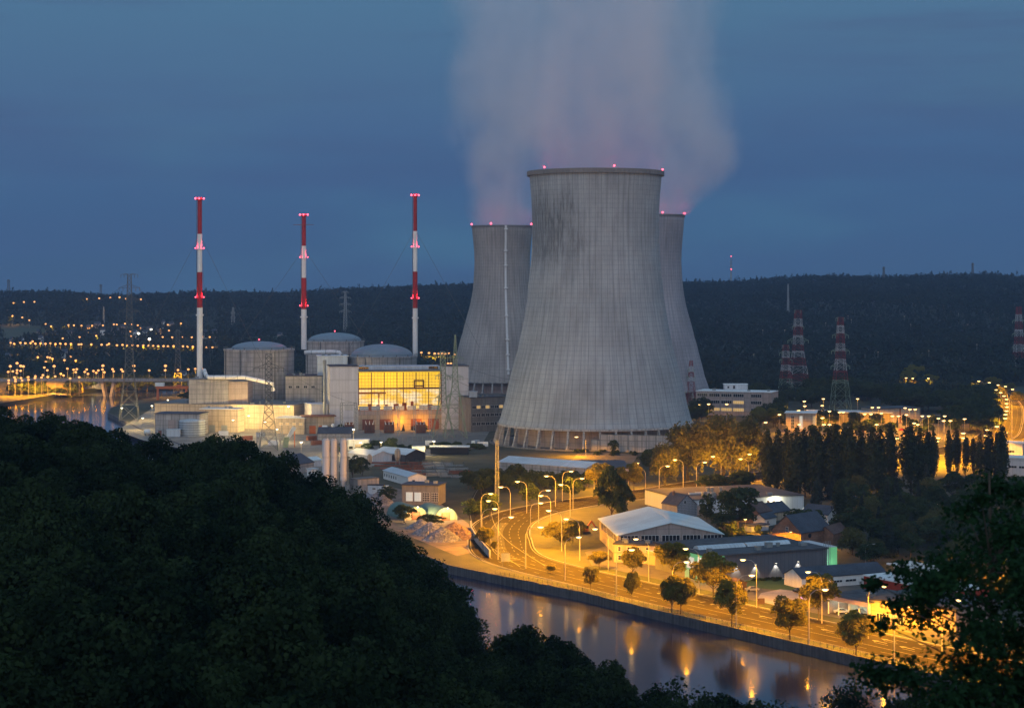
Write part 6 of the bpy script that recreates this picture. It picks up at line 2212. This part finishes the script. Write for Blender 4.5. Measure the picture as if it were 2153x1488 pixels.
for i, (hx, hy) in enumerate(hw):
    Y = F * (H - 13.0) / (hy - HY)
    sd = 1 if i % 2 else -1
    lamp('high', (PX(hx, Y) - sd * 3.8, Y, 0), 0 if sd > 0 else math.pi, 'orange street lamp along the bright highway at the right edge', 'street lamps of the highway', (.9, 1.3, 13 / 14.5))
yard = [(1638.5, 871), (1609.6, 887.5), (1691, 843), (1692, 853), (1679, 862.5), (1731, 838), (1728.5, 852), (1744, 864), (1803, 838), (1765, 866), (1773, 866), (1834, 856), (1847, 856), (1818, 870), (1831, 870), (1853, 868),
        (1876, 874), (1889, 874), (1903, 857), (1913, 860), (1924, 860), (1905.6, 871.5), (1939, 874), (1952.5, 874), (1973, 879), (1986, 874), (1998, 884), (2028, 880), (1729, 878), (1843, 892), (1922, 889), (1919, 795), (1905, 794),
        (1952, 795), (1528, 849), (1472, 850), (1490, 849), (1984, 884), (1930, 892), (1680, 892), (1732, 892), (1744, 892)]
for hx, hy in yard:
    Y = F * (H - 12.0) / (hy - HY)
    X = PX(hx, Y)
    lamp('yard', (X, Y, max(0.0, hill_z(X, Y)) if Y > 1690 else 0), .3, 'orange lamp post on the lit station yard behind the poplars', 'lamp posts of the lit yard')
for i, (hx, hy) in enumerate(((1647.6, 948.6), (1704.6, 952), (1662, 984), (1852, 931), (1861.6, 1028.5), (1968, 1060), (2019, 1042), (1567, 1091), (1970, 1154.5), (2115, 1174))):
    Y = F * (H - 6.0) / (hy - HY)
    lamp('yard', (PX(hx, Y), Y, 0), .2, ('small lamp glinting through the left poplars', 'second small lamp glinting through the left poplars', 'low lamp deep among the left poplars', 'lamp glinting between the right poplars',
         'lamp lighting a treetop below the right poplars', 'lamp low in the dark gardens below the pale mast', 'lamp shining through garden trees near the right edge', 'garden lamp under the big garden tree',
         'lamp beside the spruces behind the roof pavilion', 'lamp high in the maple at the right edge')[i], None, (.55, .55, .5))
X, Y = G(1820, 1190)
ul = lamp('road', (X, Y, 0), 0, 'pale unlit lamp mast beside the dark trees right of the green lit wing', None, (.6, 1, (1190 - 1143) * Y / F / 14.5))
for o in list(ul.children):
    if o.type == 'LIGHT':
        bpy.data.objects.remove(o)
for o in ul.children:
    for g in o.children:
        c_ = g.data.copy()
        c_.materials[0] = M['pole']
        g.data = c_
for i, (hx, hy, h_, lab) in enumerate(((745, 900, 14, 'brightest floodlight mast at the switchyard corner'), (260, 856, 10, 'floodlight mast under the great lattice pylon'), (323, 851, 10, 'floodlight mast left of the tan gate hall'), (422, 859, 11, 'floodlight before the yellow wall of the lit annex'),
                                       (399, 876, 11, 'floodlight over the ribbed storage tank'), (304, 877, 8, 'low floodlight between the great pylon and the gate hall'), (356, 839, 9, 'floodlight under the orange gantry crane'), (504.5, 860, 13, 'floodlight at the right corner of the lit annex'),
                                       (525.6, 872, 10, 'floodlight left of the dark lattice pylon'), (493, 881, 9, 'floodlight behind the dark tree by the lit annex'), (609, 852, 16, 'upper floodlight right of the dark lattice pylon'), (636, 927, 10, 'floodlight at the slope edge below the service block'),
                                       (470, 866, 12, 'first of four close floodlights before the tan annex wall'), (481, 866, 12, 'second of four close floodlights before the tan annex wall'), (560, 885, 9, 'floodlight at the dark pylon foot'), (585, 900, 8, 'low floodlight before the service block'), (760, 928, 7, 'small yard lamp before the mesh fence'), (803, 927, 7, 'second small yard lamp before the mesh fence'), (913, 925, 7, 'small yard lamp below the green pylons'))):
    Y = F * (H - h_) / (hy - HY)
    lamp('flood', (PX(hx, Y), Y - 6, 0), .2, lab, None, (.8, .8, h_ / 11.0))
bridge = [(95, 918), (190, 915), (215, 920), (157, 890), (75, 970), (118, 965), (157, 955), (190, 960), (155, 980), (408, 930), (498, 918), (435, 955), (620, 940), (707, 945), (677, 950), (697, 972), (560, 988), (585, 1003), (780, 970),
          (798, 948), (810, 988), (860, 962), (885, 978), (905, 957), (943, 948), (947, 913), (960, 973), (1035, 945), (1045, 965), (1117, 948), (1130, 965), (1232, 915), (1235, 960), (1373, 957), (1523, 915), (1520, 955), (1638, 953),
          (1733, 947), (1797, 942), (1857, 940)]
low = [(133, 1020), (80, 1048), (80, 1073), (142, 1038), (142, 1058), (193, 1027), (203, 1050), (260, 1018), (262, 1043), (325, 1010), (322, 1027), (395, 1000), (382, 1022), (440, 1017), (508, 1012), (645, 1030), (728, 1020)]
Z1 = lambda p: (p[0] / 4.377, 560 + p[1] / 4.377)
L_FAR = point('far_sodium_light', 110000, SODIUM, .5, 170)
mast_m = MB().tube([(0, 0, -9), (0, 0, 0)], [.16, .11], 6).mesh('far_mast', M['pole'])
BULB = {}


def far_lamp(px, py, Y, m, label, group, size=.0006, mast=9.0, light=None, z=None):
    X, Z = PX(px, Y), PZ(py, Y)
    r = size * 1.05 * Y
    key = (m, round(r, 1))
    t = thing('street_lamp', label, 'street lamp', (X, Y, Z), 0, group)
    if key not in BULB:
        BULB[key] = MB().lathe([(.02, -r * .8), (r * .75, -r * .5), (r, 0), (r * .75, r * .5), (.02, r * .8)], 10).mesh('far_bulb', M[m])
    o = link('bulb', BULB[key], t)
    a = link('mast', mast_m, t)
    a.scale = (1, 1, mast / 9.0)
    if light:
        lamp_obj(light, t, (0, 0, -r - .8))
    return t


for i, p in enumerate(bridge):
    px, py = Z1(p)
    Y = 1604.0 + (-4 if i % 2 else 6) + (30 if p[1] < 930 else 0)
    far_lamp(px, py, Y, 'bulb_far', 'orange lamp on the bridge and its left approach', 'lamps of the bridge', .00066 if p[1] > 925 else .0008, max(3, PZ(py, Y) - 12), L_FAR if i % 2 == 0 else None)
for i, p in enumerate(low):
    px, py = Z1(p)
    Y = min(1576.0 - (i % 3) * 6, F * (H - 11) / (py - HY))
    far_lamp(px, py, Y, 'bulb_far', 'orange lamp on the lower bank road under the embankment', 'lamps of the lower bank road', .00066, PZ(py, Y), L_FAR if i % 2 == 0 else None)
for p in ((570, 1053), (585, 1050), (603, 1050), (850, 1043)):
    px, py = Z1(p)
    Y = F * (H - 8) / (py - HY)
    far_lamp(px, py, Y, 'bulb_white', 'white work lamp on the far bank by the loading place', 'white lamps of the loading place', .0006, 8, L_FLOOD if p[0] == 850 else None)
town = [(348, 835), (437, 835), (460, 840), (482, 848), (650, 830), (593, 862), (698, 865), (422, 880), (98, 703), (130, 712), (188, 703), (233, 707), (282, 705), (300, 690), (325, 710), (373, 707), (418, 712), (463, 707), (510, 713), (555, 710), (603, 713),
        (653, 712), (725, 718), (748, 716), (840, 717), (935, 720), (985, 722), (1003, 712), (1077, 725), (1127, 722), (1168, 727), (1220, 724), (1268, 730), (1318, 727), (1363, 728), (1410, 730), (1455, 733), (1505, 733), (1545, 735), (1597, 733), (1685, 735),
        (1723, 740), (1775, 738), (1903, 745), (1955, 745)]
upper = [(125, 337), (220, 328), (317, 326), (797, 300), (913, 294), (1015, 288), (1100, 284), (1160, 298), (1297, 303), (115, 455), (205, 470), (270, 495), (630, 540), (680, 542), (750, 545), (848, 545), (947, 543), (1048, 533), (1150, 527), (1215, 533), (1268, 542),
         (1290, 567), (1200, 597), (1205, 642), (885, 638), (732, 650), (577, 662), (1665, 525), (1545, 537), (1555, 590), (1480, 580), (1497, 650), (1585, 652), (1675, 652), (1765, 652), (1860, 648), (1930, 650), (1075, 535), (420, 530), (470, 550)]
L_TOWN = point('town_light', 26000, SODIUM, .6)
for i, p in enumerate(town + upper):
    px, py = Z1(p)
    X, Y, z = on_hill(px, py, 12)
    Y -= 12
    far_lamp(px, py, Y, 'bulb_far', 'tiny orange lamp of the village on the far slope' if i >= len(town) else 'orange lamp in the long lamp line of the far valley', 'village lamps on the far slope' if i >= len(town) else 'lamp line of the far valley',
             .00052 if 8 <= i % 9 < 9 or i >= len(town) else .00062, 16, L_TOWN if i % 3 == 0 else None)
for p, sz in (((1390, 580), .0006), ((1375, 668), .00075), ((1275, 617), .0007)):
    px, py = Z1(p)
    X, Y, z = on_hill(px, py, 18)
    far_lamp(px, py, Y - 14, 'bulb_white', ('white lamp high in the village', 'brightest white floodlight in the village', 'white lamp left of the brightest village floodlight')[(sz > .00072) + 2 * (sz == .0007)], None, sz, 20, L_TOWN if sz > .00072 else None)
for px, py in ((854, 740), (886, 741), (902, 742), (914, 743), (922, 743), (930, 743), (936, 744), (944, 743), (955.5, 745), (942, 764), (945, 769), (948, 764)):
    X, Y, z = on_hill(px, py, 14)
    far_lamp(px, py, Y, 'bulb_far', 'orange lamp behind the right dome and the brownish tower', 'lamps behind the domes', .0006, 14, L_FAR)
for px, py in ((1604, 694), (1650, 694), (1585, 745), (1736, 679), (1783, 664), (1790, 672), (1901, 665), (1915, 682), (2015, 659), (2035, 682), (1953, 737), (1846, 740), (2054, 724), (1458, 726)):
    X, Y, z = on_hill(px, py, 14)
    far_lamp(px, py, Y - 6, 'bulb_faint', 'faint white house light in the dark wooded hillside', 'house lights in the wooded hillside', .00020, 6)
# village houses
random.seed(12)
for i, (px, py, w_) in enumerate(((208, 691, 12), (150, 712, 10), (85, 711, 6), (48, 727, 9), (28, 727, 5), (90, 726, 8), (245, 704, 14), (220, 706, 10), (262, 700, 10), (300, 702, 10), (318, 703, 12), (345, 690, 9), (362, 691, 8), (430, 711, 14), (452, 711, 10), (226, 727, 8), (590, 716, 8),
                                  (310, 712, 10), (335, 708, 9), (140, 755, 12), (300, 786, 14), (388, 795, 13), (190, 700, 8), (285, 712, 9), (20, 762, 10))):
    X, Y, z = on_hill(px, py)
    s = Y / F
    t = thing('village_house', 'pale village house with dark roof among the far lamps', 'house', (X - w_ * s / 2, Y - 14, z + (3 if Y > 2100 else 0)), random.uniform(-.3, .3), 'houses of the far village')
    L_, D_, h_ = w_ * s, 8.0, 4.6 + (i % 3)
    MB().prism_x([(0, -8), (D_, -8), (D_, h_), (D_ / 2, h_ + 3), (0, h_)], 0, L_).build('wall', M['white_paint' if i % 2 else 'pink_wall'], t)
    rb = MB()
    for a, b in (((-.3, h_ - .2), (D_ / 2, h_ + 3.05)), ((D_ + .3, h_ - .2), (D_ / 2, h_ + 3.05))):
        rb.prism_x([(a[0], a[1] + .03), (b[0], b[1] + .03), (b[0], b[1] + .3), (a[0], a[1] + .3)], -.3, L_ + .3)
    rb.build('roof', M['roof_slate'], t)
    for k in range(int(L_ / 4)):
        MB().box(1 + k * 4, 2.4 + k * 4, -.1, .03, 1.2, 3.0).build('window', M['win_lit'] if (i + k) % 3 == 0 else GD, t)
# anything built as a source for copies and never placed goes again
for o in list(bpy.data.objects):
    if o.get('fresh'):
        for c_ in list(o.children):
            bpy.data.objects.remove(c_)
        bpy.data.objects.remove(o)
# ------------------------------------------------------------------ evening air
hz_m = bpy.data.materials.new('evening_haze')
hz_m.use_nodes = True
hz_m.node_tree.nodes.clear()
t = NT(hz_m.node_tree)
v = t.n('ShaderNodeVolumePrincipled', {'Color': (.40, .60, 1.0, 1), 'Density': 5.5e-5, 'Anisotropy': 0.0})
t.n('ShaderNodeOutputMaterial', {'Volume': v.outputs[0]})
hz_m.cycles.homogeneous_volume = True
o = MB().box(-3100, 3100, -400, 5100, -10.5, 356).build('haze', hz_m)
tag(o, 'thin blue evening haze over the whole valley', 'haze', kind='stuff')
